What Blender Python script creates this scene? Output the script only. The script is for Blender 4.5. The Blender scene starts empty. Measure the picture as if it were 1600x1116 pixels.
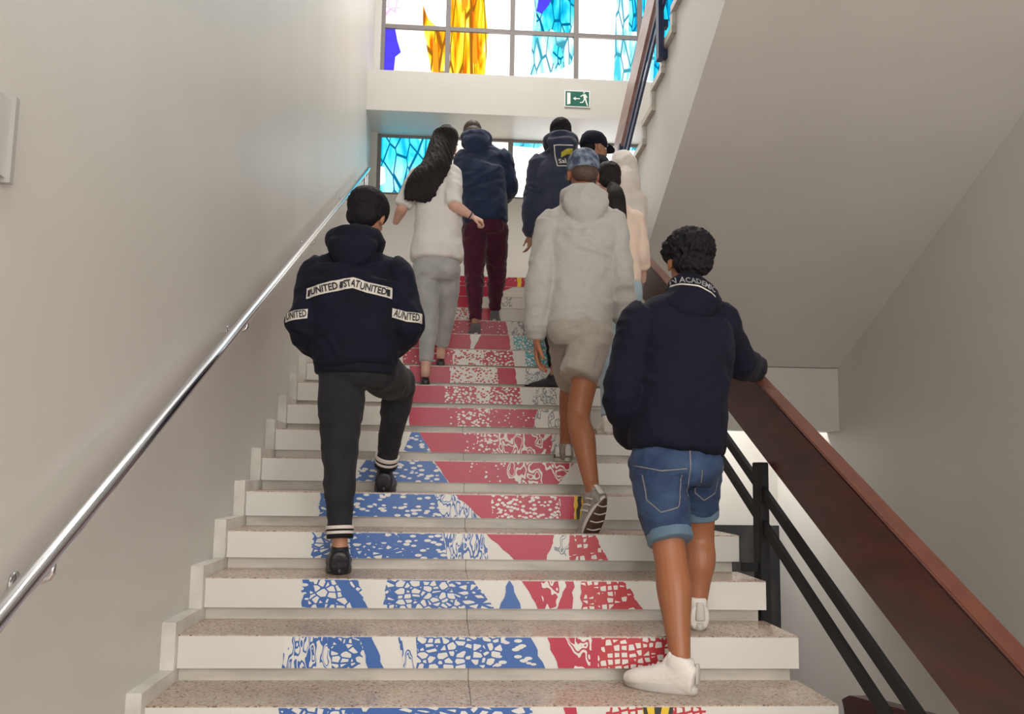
import bpy, bmesh, math, random
from mathutils import Vector as V, Matrix, noise
from mathutils.bvhtree import BVHTree
random.seed(4)
SC = bpy.context.scene; COL = SC.collection
R_ = math.radians
# ------------------------------------------------------------------ camera
FPX, PIT, YAW, ROL = 1458.24, 0.1255, 0.0705, 0.0150
CP = V((0.9384, -3.1849, 0.7585))
_f = V((math.sin(YAW)*math.cos(PIT), math.cos(YAW)*math.cos(PIT), math.sin(PIT)))
_r0 = V((math.cos(YAW), -math.sin(YAW), 0)); _u0 = _r0.cross(_f)
_r = _r0*math.cos(ROL) + _u0*math.sin(ROL); _u = _u0*math.cos(ROL) - _r0*math.sin(ROL)
cam = bpy.data.objects.new('camera', bpy.data.cameras.new('camera')); COL.objects.link(cam)
cam.data.sensor_width = 36; cam.data.lens = FPX/1600*36; cam.data.clip_start = .05
cam.matrix_world = Matrix(((_r.x, _u.x, -_f.x, CP.x), (_r.y, _u.y, -_f.y, CP.y), (_r.z, _u.z, -_f.z, CP.z), (0, 0, 0, 1)))
SC.camera = cam
def at(px, py, Y):                       # point of the place seen at a pixel, at depth Y
    d = _f + _r*((px-800)/FPX) - _u*((py-558)/FPX)
    return CP + d*((Y-CP.y)/d.y)
def atX(px, py, X):
    d = _f + _r*((px-800)/FPX) - _u*((py-558)/FPX)
    return CP + d*((X-CP.x)/d.x)
# ------------------------------------------------------------------ world, exposure, lights
SC.view_settings.view_transform = 'Standard'; SC.view_settings.look = 'None'
SC.view_settings.gamma = 1; SC.view_settings.exposure = 0.13
wd = bpy.data.worlds.new('world'); SC.world = wd; wd.use_nodes = True
wd.node_tree.nodes['Background'].inputs[0].default_value = (.93, .97, 1, 1)
wd.node_tree.nodes['Background'].inputs[1].default_value = .95
NEAR_FILL = 1.75  # strength of the added fill window behind the viewer
GLASS = 3.2                                # light coming through the stained glass
def area(name, loc, rot, sx, sy, e, col=(1, 1, 1), parent=None):
    l = bpy.data.lights.new(name, 'AREA'); l.shape = 'RECTANGLE'; l.size = sx; l.size_y = sy; l.energy = e; l.color = col
    o = bpy.data.objects.new(name, l); COL.objects.link(o); o.location = loc; o.rotation_euler = rot
    if parent: o.parent = parent
    return o

# ------------------------------------------------------------------ materials
def mat(name, col, rough=.6, **k):
    m = bpy.data.materials.new(name); m.use_nodes = True
    b = m.node_tree.nodes['Principled BSDF']
    b.inputs['Base Color'].default_value = (*col, 1); b.inputs['Roughness'].default_value = rough
    b.inputs['Metallic'].default_value = k.get('metal', 0)
    if 'sheen' in k:
        b.inputs['Sheen Weight'].default_value = k['sheen']; b.inputs['Sheen Roughness'].default_value = .5
    if 'spec' in k: b.inputs['Specular IOR Level'].default_value = k['spec']
    if 'sss' in k:
        b.inputs['Subsurface Weight'].default_value = k['sss']; b.inputs['Subsurface Radius'].default_value = (.02, .008, .004)
    return m
def nd(m, t, **k):
    n = m.node_tree.nodes.new(t)
    for a, v in k.items(): setattr(n, a, v)
    return n
def lk(m, a, b): m.node_tree.links.new(a, b)
def coord(m, scale=(1, 1, 1), rot=(0, 0, 0)):
    tc = nd(m, 'ShaderNodeTexCoord'); mp = nd(m, 'ShaderNodeMapping')
    mp.inputs['Scale'].default_value = scale; mp.inputs['Rotation'].default_value = rot
    lk(m, tc.outputs['Object'], mp.inputs['Vector']); return mp.outputs[0]
def ramp(m, src, stops, interp='LINEAR'):
    r = nd(m, 'ShaderNodeValToRGB'); r.color_ramp.interpolation = interp
    els = r.color_ramp.elements
    while len(els) < len(stops): els.new(.5)
    for e, (p, c) in zip(els, stops): e.position = p; e.color = (*c, 1)
    lk(m, src, r.inputs[0]); return r.outputs[0]
def noisy(name, c1, c2, scale, rough=.6, stretch=(1, 1, 1), bump=0, bscale=None, lo=.35, hi=.65, detail=3, **k):
    m = mat(name, c1, rough, **k); b = m.node_tree.nodes['Principled BSDF']
    n = nd(m, 'ShaderNodeTexNoise'); n.inputs['Scale'].default_value = scale; n.inputs['Detail'].default_value = detail
    lk(m, coord(m, stretch), n.inputs['Vector'])
    lk(m, ramp(m, n.outputs[0], [(lo, c1), (hi, c2)]), b.inputs['Base Color'])
    if bump:
        n2 = nd(m, 'ShaderNodeTexNoise'); n2.inputs['Scale'].default_value = bscale or scale; n2.inputs['Detail'].default_value = 4
        lk(m, coord(m, stretch), n2.inputs['Vector'])
        bp = nd(m, 'ShaderNodeBump'); bp.inputs['Strength'].default_value = bump; bp.inputs['Distance'].default_value = .01
        lk(m, n2.outputs[0], bp.inputs['Height']); lk(m, bp.outputs[0], b.inputs['Normal'])
    return m
def cloth(name, c, c2=None, sheen=.25, scale=9):
    c2 = c2 or tuple(x*.8 for x in c)
    return noisy(name, c, c2, scale, .85, bump=.22, bscale=40, sheen=sheen, spec=.25)

M = {}
M['plaster'] = noisy('plaster', (.57, .555, .52), (.54, .525, .49), 1.3, .42, bump=.06, bscale=40)
M['brightened_plaster'] = noisy('plaster_brightened', (.72, .70, .665), (.69, .67, .635), 1.3, .5, bump=.05, bscale=40)  # paler copy of plaster; brightness of right wall and upper soffit put into colour
M['soffit'] = noisy('painted_soffit', (.58, .56, .53), (.54, .52, .49), 1.2, .55, bump=.05, bscale=30)
M['white_panel'] = noisy('white_panel', (.68, .67, .63), (.64, .63, .59), 2.0, .35)
M['marble'] = noisy('pale_marble', (.60, .56, .50), (.36, .345, .31), 5, .3, stretch=(.7, 1, 2.2), lo=.40, hi=.72, detail=7)
M['skirt'] = noisy('skirting_marble', (.68, .66, .61), (.52, .5, .46), 7, .35, detail=6)
M['chrome'] = mat('polished_steel', (.62, .62, .64), .17, metal=1)
M['wood'] = noisy('varnished_wood', (.085, .016, .011), (.04, .009, .007), 3.2, .36, stretch=(6, 1, 6), detail=6, bump=.05, bscale=5)
M['wood_top'] = noisy('lighter_varnished_wood', (.13, .035, .018), (.10, .026, .014), 4, .4, stretch=(6, 1, 6), detail=5)  # lighter tone than the board, for its top strip
M['black_metal'] = mat('black_painted_steel', (.008, .008, .009), .6, spec=.25)
M['blue_metal'] = mat('dark_blue_painted_steel', (.02, .035, .10), .4)
M['alu'] = mat('window_frame_aluminium', (.20, .18, .175), .6)
M['dark_marble'] = noisy('dark_marble', (.02, .02, .023), (.08, .077, .075), 3, .25, stretch=(1, 1, .5), lo=.45, hi=.8, detail=8)
# speckled pink granite
g = mat('pink_granite', (.5, .4, .33), .27); M['granite'] = g; b = g.node_tree.nodes['Principled BSDF']
v = nd(g, 'ShaderNodeTexVoronoi'); v.inputs['Scale'].default_value = 140; lk(g, coord(g), v.inputs['Vector'])
n = nd(g, 'ShaderNodeTexNoise'); n.inputs['Scale'].default_value = 5; n.inputs['Detail'].default_value = 4; lk(g, coord(g), n.inputs['Vector'])
sep = nd(g, 'ShaderNodeSeparateColor'); lk(g, v.outputs['Color'], sep.inputs[0])
cr = ramp(g, sep.outputs[0], [(0, (.20, .12, .09)), (.10, (.44, .32, .245)), (.45, (.52, .405, .325)), (.8, (.57, .475, .40))], 'CONSTANT')
mx = nd(g, 'ShaderNodeMix', data_type='RGBA', blend_type='MULTIPLY'); mx.inputs[0].default_value = .5
lk(g, cr, mx.inputs[6]); lk(g, ramp(g, n.outputs[0], [(.3, (.75, .72, .7)), (.7, (1, 1, 1))]), mx.inputs[7]); lk(g, mx.outputs[2], b.inputs['Base Color'])

# sticker artwork: flat print colours broken up by lines, dashes and grids
WHT = (.68, .67, .63); BLU = (.036, .118, .37); RED = (.43, .02, .055); RED2 = (.45, .027, .04)
def cracks(name, line, base, scale, thr, stretch=(1, 1, 1), rot=(0, 0, 0), rnd=.85):
    m = mat(name, base, .35); b = m.node_tree.nodes['Principled BSDF']
    vo = nd(m, 'ShaderNodeTexVoronoi', feature='DISTANCE_TO_EDGE'); vo.inputs['Scale'].default_value = scale
    vo.inputs['Randomness'].default_value = rnd
    lk(m, coord(m, stretch, rot), vo.inputs['Vector'])
    lk(m, ramp(m, vo.outputs['Distance'], [(0, line), (thr, base)], 'CONSTANT'), b.inputs['Base Color']); return m
def dashes(name, dash, base, scale, thr, stretch=(1, 1, 1), rot=(0, 0, 0), rnd=1):
    m = mat(name, base, .35); b = m.node_tree.nodes['Principled BSDF']
    vo = nd(m, 'ShaderNodeTexVoronoi'); vo.inputs['Scale'].default_value = scale; vo.inputs['Randomness'].default_value = rnd
    lk(m, coord(m, stretch, rot), vo.inputs['Vector'])
    lk(m, ramp(m, vo.outputs['Distance'], [(0, dash), (thr, base)], 'CONSTANT'), b.inputs['Base Color']); return m
def swirl(name, line, base, scale, thr, stretch=(1, 1, 1), rot=(0, 0, 0)):
    m = mat(name, base, .35); b = m.node_tree.nodes['Principled BSDF']
    n = nd(m, 'ShaderNodeTexNoise'); n.inputs['Scale'].default_value = scale; n.inputs['Detail'].default_value = 1
    lk(m, coord(m, stretch, rot), n.inputs['Vector'])
    lk(m, ramp(m, n.outputs[0], [(0, base), (thr, line), (thr+.07, base), (thr+.12, line), (thr+.16, base)], 'CONSTANT'), b.inputs['Base Color']); return m
A = {}
A['B'] = mat('print_blue', BLU, .35)
A['R'] = mat('print_red', RED, .35)
A['Y'] = mat('print_yellow', (.75, .5, .03), .35)
A['K'] = mat('print_black', (.02, .02, .02), .35)
A['W'] = mat('print_white', WHT, .35)
A['bn'] = cracks('print_blue_net', BLU, WHT, 34, .105, (.85, 1, 1.25), rnd=.72)
A['bd'] = cracks('print_blue_net_heavy', BLU, WHT, 38, .19, (.6, 1, 1.4), (0, .25, 0), .85)
A['bp'] = dashes('print_blue_with_white_dashes', WHT, BLU, 50, .38, (.5, 1, 1.2), (0, .2, 0))
A['bs'] = swirl('print_blue_strokes', BLU, WHT, 16, .44, (2.2, 1, .8), (0, .5, 0))
A['rs'] = dashes('print_red_with_sparse_dots', WHT, RED, 42, .22, (.8, 1, 1))
A['rg'] = dashes('print_red_with_grains', WHT, RED, 52, .44, (.9, 1, 1.3), (0, .8, 0))
A['wr'] = dashes('print_white_with_red_grains', RED, WHT, 50, .42, (1, 1, 1.3), (0, -.7, 0))
A['rn'] = cracks('print_red_grid', RED2, WHT, 37, .15, (1, 1, 1.1), (0, .1, 0), .32)
A['rw'] = swirl('print_red_swirls', WHT, RED, 13, .46, (1.6, 1, 1), (0, .6, 0))
A['ws'] = swirl('print_grey_strokes', (.25, .27, .28), WHT, 15, .47, (1.7, 1, 1), (0, .8, 0))
A['t'] = cracks('print_teal_marks', (.05, .35, .42), WHT, 40, .11, (1, 1, 1.2))

# ------------------------------------------------------------------ helpers
def meshobj(name, bm, m, parent=None, smooth=False):
    me = bpy.data.meshes.new(name); bm.normal_update(); bm.to_mesh(me); bm.free()
    if smooth:
        for p in me.polygons: p.use_smooth = True
    for x in (m if isinstance(m, (list, tuple)) else [m]): me.materials.append(x)
    o = bpy.data.objects.new(name, me); COL.objects.link(o)
    if parent: o.parent = parent
    return o
def tag(o, label=None, cat=None, group=None, kind=None):
    if label: o['label'] = label
    if cat: o['category'] = cat
    if group: o['group'] = group
    if kind: o['kind'] = kind
    return o
def empty(name, loc=(0, 0, 0)):
    o = bpy.data.objects.new(name, None); COL.objects.link(o); o.location = loc; o.empty_display_size = .1; return o
def box(bm, x0, x1, y0, y1, z0, z1, mi=0):
    vs = [bm.verts.new((x, y, z)) for x in (x0, x1) for y in (y0, y1) for z in (z0, z1)]
    for f in ((0, 1, 3, 2), (4, 6, 7, 5), (0, 4, 5, 1), (2, 3, 7, 6), (0, 2, 6, 4), (1, 5, 7, 3)):
        bm.faces.new([vs[i] for i in f]).material_index = mi
def prismX(bm, prof, x0, x1, mi=0):       # prof: list of (y,z), extruded along X
    a = [bm.verts.new((x0, y, z)) for y, z in prof]; b_ = [bm.verts.new((x1, y, z)) for y, z in prof]
    n = len(prof); bm.faces.new(a).material_index = mi; bm.faces.new(b_[::-1]).material_index = mi
    for i in range(n): bm.faces.new((a[i], b_[i], b_[(i+1) % n], a[(i+1) % n])).material_index = mi
    bmesh.ops.recalc_face_normals(bm, faces=bm.faces)
def bx(name, x0, x1, y0, y1, z0, z1, m, parent=None, bev=0, kind=None):
    bm = bmesh.new(); box(bm, x0, x1, y0, y1, z0, z1)
    bmesh.ops.recalc_face_normals(bm, faces=bm.faces)
    if bev: bmesh.ops.bevel(bm, geom=bm.edges[:], offset=bev, segments=2, affect='EDGES')
    o = meshobj(name, bm, m, parent)
    if kind: o['kind'] = kind
    return o
def cr4(a, b, c, d, t):
    return .5*((2*b) + (c-a)*t + (2*a-5*b+4*c-d)*t*t + (3*b-a-3*c+d)*t*t*t)
def loft(bm, st, side=(1, 0, 0), K=20, sub=4, p=2.0, cap=True, T=None, ch=(.8, .8)):
    """st: (point, half width, half depth). One closed tube."""
    pts = [V(s[0]) for s in st]; A_ = [s[1] for s in st]; B_ = [s[2] for s in st]
    P, aa, bb = [], [], []
    n = len(pts)
    for i in range(n-1):
        q = [max(i-1, 0), i, i+1, min(i+2, n-1)]
        for k in range(sub):
            t = k/sub
            P.append(cr4(pts[q[0]], pts[q[1]], pts[q[2]], pts[q[3]], t))
            aa.append(cr4(A_[q[0]], A_[q[1]], A_[q[2]], A_[q[3]], t)); bb.append(cr4(B_[q[0]], B_[q[1]], B_[q[2]], B_[q[3]], t))
    P.append(pts[-1]); aa.append(A_[-1]); bb.append(B_[-1])
    S = V(side).normalized(); rings = []
    def ring(c, a, b_, tan):
        s = S - tan*S.dot(tan)
        if s.length < .15: s = V((0, 0, 1)) - tan*tan.z
        s.normalize(); u = tan.cross(s); r = []
        for k in range(K):
            th = 2*math.pi*k/K; cx, sy = math.cos(th), math.sin(th)
            cx = math.copysign(abs(cx)**(2/p), cx); sy = math.copysign(abs(sy)**(2/p), sy)
            q = c + s*a*cx + u*b_*sy
            r.append(bm.verts.new(T @ q if T else q))
        rings.append(r)
    N = len(P)
    tans = [(P[min(i+1, N-1)]-P[max(i-1, 0)]).normalized() for i in range(N)]
    if cap:
        m0 = min(aa[0], bb[0])
        for w in (.35, .75): ring(P[0]-tans[0]*m0*(1-w)*ch[0], aa[0]*math.sin(math.acos(1-w)), bb[0]*math.sin(math.acos(1-w)), tans[0])
    for i in range(N): ring(P[i], max(aa[i], .001), max(bb[i], .001), tans[i])
    if cap:
        m1 = min(aa[-1], bb[-1])
        for w in (.75, .35): ring(P[-1]+tans[-1]*m1*(1-w)*ch[1], aa[-1]*math.sin(math.acos(1-w)), bb[-1]*math.sin(math.acos(1-w)), tans[-1])
    for r1, r2 in zip(rings, rings[1:]):
        for k in range(K): bm.faces.new((r1[k], r1[(k+1) % K], r2[(k+1) % K], r2[k]))
    bm.faces.new(rings[0][::-1]); bm.faces.new(rings[-1])
def blob(bm, c, r, T=None, sub=3):
    mt = Matrix.Translation(V(c)) @ Matrix.Diagonal((*r, 1))
    if T: mt = T @ mt
    bmesh.ops.create_icosphere(bm, subdivisions=sub, radius=1, matrix=mt)
def fuse(name, bm, m, parent, voxel=.009, smooth=3, fold=None, sfac=.5):
    """union of closed shells as one continuous skin, then cloth folds / curls pushed in along the normals"""
    bmesh.ops.recalc_face_normals(bm, faces=bm.faces)
    o = meshobj(name, bm, m, parent)
    md = o.modifiers.new('r', 'REMESH'); md.mode = 'VOXEL'; md.voxel_size = voxel
    if smooth: ms = o.modifiers.new('s', 'SMOOTH'); ms.factor = sfac; ms.iterations = smooth
    dg = bpy.context.evaluated_depsgraph_get(); me = bpy.data.meshes.new_from_object(o.evaluated_get(dg))
    o.modifiers.clear(); o.data = me; me.name = name
    if not me.materials:
        for x in (m if isinstance(m, (list, tuple)) else [m]): me.materials.append(x)
    if fold: 
        me.update(); nr = [v.normal.copy() for v in me.vertices]
        for v, nn in zip(me.vertices, nr): v.co += nn*fold(v.co, nn)
    for p_ in me.polygons: p_.use_smooth = True
    me.update(); return o
def folds(amp, sc=9, st=(1, 1, 1.6), seed=0, ramp_=None):
    o = V((seed*7.3, seed*3.1, seed*1.7))
    def f(c, n):
        q = V((c.x*st[0], c.y*st[1], c.z*st[2]))*sc + o
        w = noise.noise(q*.5)*1.2
        r = 1-abs(noise.noise(q+V((w, w, w))))*2.4
        a = amp*(r*.75 + .3*noise.noise(q*2.0))
        return a*(ramp_(c) if ramp_ else 1)
    return f

# ================================================================== SETTING
T, RS, W = .35, .165, 2.286               # tread, rise, flight width
TOP = 16; TT = .004; ZL = TOP*RS+TT; XR = 4.97; XE = 2.6; YG = 7.96; YS = 7.2
bx('wall_left', -.35, -.05, -6, YG+.3, -3, 8.8, M['plaster'], kind='structure')
bx('wall_right', XR, XR+.3, -6, YG+.3, -3, 8.8, M['brightened_plaster'], kind='structure')
bx('wall_near', -.35, XR+.3, -6.3, -6.0, -3, 8.8, M['plaster'], kind='structure')
bm = bmesh.new()
box(bm, -.05, XR, YG, YG+.3, -3, 4.136)               # below the lower window
box(bm, -.05, .03, YG-.06, YG+.3, 4.136, 8.8)         # slim piers left and right
box(bm, 4.93, XR, YG-.06, YG+.3, 4.136, 8.8)
meshobj('wall_back', bm, M['plaster'])['kind'] = 'structure'
bx('wall_spandrel', -.05, XR, YS, YG+.3, 4.90, 5.385, M['plaster'], kind='structure')
bx('ceiling', -.35, XR+.3, -6, YG+.3, 8.8, 9.0, M['plaster'], kind='structure')
bx('floor_landing_top', -.05, XR, TOP*T+.003, YG, ZL-.28, ZL, M['granite'], kind='structure')
bx('floor_landing_near', -.05, XR, -6, -4*T-.001, -5*RS-.3, -5*RS+TT, M['granite'], kind='structure')
bx('floor_lower', -.05, XR, -6, YG, -3.2, -3, M['granite'], kind='structure')
bx('ceiling_landing', -.05, XR, -6, -.37, 4.98, 5.28, M['plaster'], kind='structure')
bx('trim_beam', 2.62, XR, 6.13, 6.45, 1.25, 1.895, M['plaster'], kind='structure')
bx('baseboard_back', 2.5, XR, YG-.03, YG, -3, .2, M['dark_marble'], kind='structure')
# stepped skirting on the left wall
prof = [(-5*T, -5*RS-.1)]
for n in range(-4, 17):
    prof += [(n*T-.035, (n-1)*RS+.052), (n*T-.035, n*RS+.052)]
prof += [(YG, 16*RS+.052), (YG, 16*RS-.1)]
bm = bmesh.new(); prismX(bm, prof, -.05, -.001)
meshobj('trim_1', bm, M['skirt'])['kind'] = 'structure'

# ---------------------------------------------------------------- printed stairs
# per step: (kind, left top px, right top px, left bottom px, right bottom px)
ART = {
 0: [('bn', 435, 540, 435, 540), ('bd', 540, 830, 540, 845), ('rs', 880, 900, 886, 900), ('rn', 948, 1012, 948, 1012), ('Y', 1004, 1052, 1010, 1046), ('K', 1004, 1010, 1010, 1016), ('K', 1022, 1034, 1018, 1038), ('K', 1046, 1052, 1040, 1046), ('rn', 1052, 1104, 1052, 1104)],
 1: [('bs', 448, 520, 440, 520), ('bn', 512, 582, 518, 560), ('B', 562, 580, 575, 600), ('bs', 622, 665, 630, 665), ('bn', 650, 790, 650, 780), ('bp', 790, 829, 770, 852),
     ('R', 855, 882, 872, 880), ('rw', 880, 928, 876, 925), ('R', 926, 944, 922, 936), ('rn', 940, 1044, 934, 1052)],
 2: [('bp', 472, 520, 472, 500), ('bn', 490, 560, 478, 575), ('B', 522, 545, 550, 575), ('bn', 605, 735, 598, 745), ('bd', 700, 740, 720, 772), ('B', 795, 797, 780, 814),
     ('R', 815, 862, 840, 868), ('rw', 845, 890, 850, 886), ('R', 885, 896, 872, 894), ('rn', 908, 975, 908, 1005)],
 3: [('bn', 487, 560, 486, 560), ('bd', 548, 640, 548, 640), ('bp', 620, 694, 630, 717), ('bs', 690, 755, 700, 765), ('R', 760, 868, 803, 854), ('ws', 866, 892, 858, 892), ('rn', 890, 930, 890, 950)],
 4: [('bd', 500, 530, 498, 530), ('bp', 548, 714, 548, 690), ('bs', 680, 722, 690, 748), ('R', 712, 776, 752, 790), ('rg', 765, 876, 772, 876), ('R', 875, 898, 875, 897), ('Y', 897, 914, 897, 909), ('K', 903, 909, 901, 905)],
 5: [('bp', 572, 676, 546, 700), ('R', 678, 745, 702, 745), ('rs', 735, 850, 735, 850), ('rw', 790, 897, 790, 872)],
 6: [('bp', 643, 657, 630, 674), ('R', 655, 712, 674, 712), ('rs', 705, 780, 705, 780), ('rg', 745, 778, 745, 778), ('rw', 778, 870, 778, 866), ('ws', 862, 905, 860, 905)],
 7: [('R', 640, 705, 640, 705), ('rs', 700, 722, 700, 722), ('rg', 715, 765, 715, 765), ('rs', 765, 848, 765, 835), ('ws', 840, 890, 833, 890)],
 8: [('R', 640, 700, 640, 700), ('rg', 695, 748, 695, 748), ('wr', 745, 775, 745, 770), ('rg', 768, 812, 763, 815), ('ws', 838, 870, 830, 870)],
 9: [('R', 640, 708, 640, 708), ('wr', 703, 780, 703, 780), ('R', 778, 804, 778, 808), ('ws', 820, 850, 820, 850)],
 10: [('rs', 630, 712, 630, 712), ('wr', 708, 760, 708, 760), ('rg', 755, 800, 755, 804), ('t', 820, 860, 820, 860)],
 11: [('rs', 625, 650, 620, 650), ('R', 650, 795, 650, 797), ('W', 735, 752, 735, 740), ('t', 802, 860, 802, 860)],
 12: [('rs', 640, 790, 640, 795), ('ws', 800, 830, 800, 830)],
 13: [('R', 650, 700, 650, 700), ('wr', 700, 745, 700, 745), ('R', 745, 770, 745, 785)],
 14: [('R', 700, 752, 700, 745), ('ws', 775, 800, 775, 800)],
 15: [('R', 700, 802, 700, 755)],
 16: [('rs', 704, 822, 704, 818), ('Y', 808, 815, 808, 815)],
}
stair = tag(empty('staircase'), 'marble and granite staircase whose white risers carry a red and blue printed picture', 'staircase')
for n in range(-4, 17):
    y0, z0 = n*T, n*RS
    bm = bmesh.new(); box(bm, 0, 1.045, y0+.03, y0+T+.03, z0-RS+TT, z0-.0005); box(bm, 1.047, W-.025, y0+.03, y0+T+.03, z0-RS+TT, z0-.0005)
    st = meshobj('step', bm, M['marble'], stair)
    bm = bmesh.new()
    ye = y0+T+.03 if n < 16 else y0+T*.01+.001
    for a, c in ((0, 1.0455), (1.0475, W)): box(bm, a, c, y0, max(ye, y0+.003), z0, z0+TT)
    meshobj('tread', bm, M['granite'], st)
    bm = bmesh.new(); box(bm, 0, W, y0, y0+.03, z0-.113, z0-.0002)
    pn = meshobj('riser_panel', bm, M['white_panel'], st)
    if n in ART:
        bm = bmesh.new(); keys = []; yt = y0-.0016
        pt = 993 if 0 else None
        zt, zb = z0-.002, z0-.112
        def px2x(px, z):
            # row of the photograph this height falls on, then the width along the panel
            d = V((W*.4, y0, z)) - CP; py = 558 - FPX*d.dot(_u)/d.dot(_f); return at(px, py, y0).x
        for li, (k, a, c, e, f_) in enumerate(ART[n]):
            if k not in keys: keys.append(k)
            q = [(px2x(a, zt), zt), (px2x(c, zt), zt), (px2x(f_, zb), zb), (px2x(e, zb), zb)]
            yy = yt - li*.00012; N = 5; rnd = random.Random(n*31+li)
            j = [0]+[rnd.uniform(-.006, .006) for _ in range(N-1)]+[0]; j2 = [0]+[rnd.uniform(-.006, .006) for _ in range(N-1)]+[0]
            top = [bm.verts.new((q[0][0]*(1-i/N)+q[3][0]*i/N + j[i], yy, zt*(1-i/N)+zb*i/N)) for i in range(N+1)]
            bot = [bm.verts.new((q[1][0]*(1-i/N)+q[2][0]*i/N + j2[i], yy, zt*(1-i/N)+zb*i/N)) for i in range(N+1)]
            for i in range(N): bm.faces.new((top[i], top[i+1], bot[i+1], bot[i])).material_index = keys.index(k)
        art = meshobj('printed_sticker', bm, [A[k] for k in keys], st)
# concrete flight under the steps
bm = bmesh.new(); z_ = lambda y: y*RS/T
prismX(bm, [(-4*T+.05, -5*RS+.012), (-4*T+.05, -5*RS-.2), (-3.4*T, -5*RS-.2), (16*T, z_(16*T)-.42), (16*T, z_(16*T)-.18), (-3.9*T+.05, z_(-4*T)-.17)], .01, W-.04)
meshobj('flight_slab', bm, M['soffit'], stair)

# ---------------------------------------------------------------- upper flight (goes back over the camera side)
up = tag(empty('staircase'), 'upper stair flight at the right seen from below with its pale sloping underside', 'staircase')
SL = .45
bm = bmesh.new()
yb = 6.1; soff = lambda y: 1.90+SL*(yb-y)
prof = [(yb+.4, 1.90), (yb, 1.90), (-.35, soff(-.35)), (-.35, 5.28-.012)]
kk = 16
for k in range(kk, 0, -1):
    yf = 6.53-(k-1)*T                     # front of tread k
    prof += [(max(yf-T, -.35), ZL+k*RS-.055), (yf, ZL+k*RS-.055)]
prof += [(6.53, ZL), (yb+.4, ZL-.29)]
prof = [p for i, p in enumerate(prof) if i == 0 or (abs(p[0]-prof[i-1][0])+abs(p[1]-prof[i-1][1])) > 1e-4]
prismX(bm, prof, XE, XR-.001); meshobj('flight_slab', bm, [M['brightened_plaster']], up)
for k in range(1, kk+1):
    yf = 6.53-(k-1)*T
    if yf < -.2: continue
    bm = bmesh.new(); box(bm, XE-.035, XR-.002, yf-T-.02, yf+.015, ZL+k*RS-.054, ZL+k*RS); s_ = meshobj('step', bm, M['marble'], up)
    bm = bmesh.new(); box(bm, XE-.03, XE-.002, yf-T-.02, yf-T+.05, ZL+k*RS+.001, ZL+(k+1)*RS-.055); meshobj('riser_end', bm, M['skirt'], s_)

# ---------------------------------------------------------------- railings
def slope_bar(name, x0, x1, ya, yb_, zf, h, m, parent, bev=0):
    bm = bmesh.new(); prismX(bm, [(ya, zf(ya)), (yb_, zf(yb_)), (yb_, zf(yb_)+h), (ya, zf(ya)+h)], x0, x1)
    if bev: bmesh.ops.bevel(bm, geom=bm.edges[:], offset=bev, segments=3, affect='EDGES')
    return meshobj(name, bm, m, parent)
S = RS/T
rail = tag(empty('banister', (0, 0, 0)), 'wide reddish wood board banister on black posts along the right of the stairs', 'banister')
slope_bar('handrail_board', 2.36, 2.415, -2.0, 5.45, lambda y: .420+S*y, .305, M['wood'], rail, .004)
slope_bar('top_cap', 2.357, 2.425, -2.0, 5.45, lambda y: .7255+S*y, .012, M['wood_top'], rail, .004)
slope_bar('rail_bar', 2.33, 2.35, -2.0, 5.45, lambda y: .262+.478*y, .052, M['black_metal'], rail)
slope_bar('rail_bar', 2.33, 2.35, -2.0, 5.45, lambda y: .118+.478*y, .052, M['black_metal'], rail)
for y in (-.78, .90, 2.55, 4.2, 5.42):
    o = bx('post', 2.318, 2.362, y-.045, y+.045, S*y-.33, S*y+.405, M['black_metal'], rail, .003)
    for dz in (-.05, -.24): bx('bracket', 2.25, 2.319, y-.02, y+.02, S*y+dz-.02, S*y+dz+.02, M['black_metal'], o)
rail2 = tag(empty('banister'), 'board banister of the upper flight with a dark blue post, high before the window', 'banister')
zu = lambda y: 4.10+S*(4.75-y)
M['wood2'] = noisy('pale_varnished_wood', (.36, .22, .20), (.28, .15, .13), 3, .3, stretch=(6, 1, 6))
slope_bar('handrail_board', 2.535, 2.575, .5, 5.75, zu, .30, M['wood2'], rail2, .004)
slope_bar('rail_bar', 2.55, 2.57, .5, 5.75, lambda y: zu(y)-.11, .05, M['blue_metal'], rail2)
slope_bar('rail_bar', 2.55, 2.57, .5, 5.75, lambda y: zu(y)-.25, .05, M['blue_metal'], rail2)
for y in (3.66, 2.0, 5.3):
    o = bx('post', 2.525, 2.568, y-.05, y+.05, zu(y)-.62, zu(y)+.05, M['blue_metal'], rail2, .003)
    for dz in (-.30, -.55): bx('bracket', 2.56, 2.606, y-.03, y+.03, zu(y)+dz-.06, zu(y)+dz, M['blue_metal'], o)
# end of the lower flight's board banister
rail3 = tag(empty('banister'), 'cut end of a brown wood banister at the bottom edge right of the stairs', 'banister')
bm = bmesh.new(); prismX(bm, [(.30, -.075), (.315, -.05), (.25, -.022), (-.9, .11), (-.9, -.22), (.22, -.33)], 2.43, 2.50)
bmesh.ops.bevel(bm, geom=bm.edges[:], offset=.004, segments=2, affect='EDGES')
meshobj('handrail_board', bm, M['wood'], rail3)
bx('post', 2.445, 2.485, -.5, -.42, -1.6, -.24, M['black_metal'], rail3)

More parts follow.
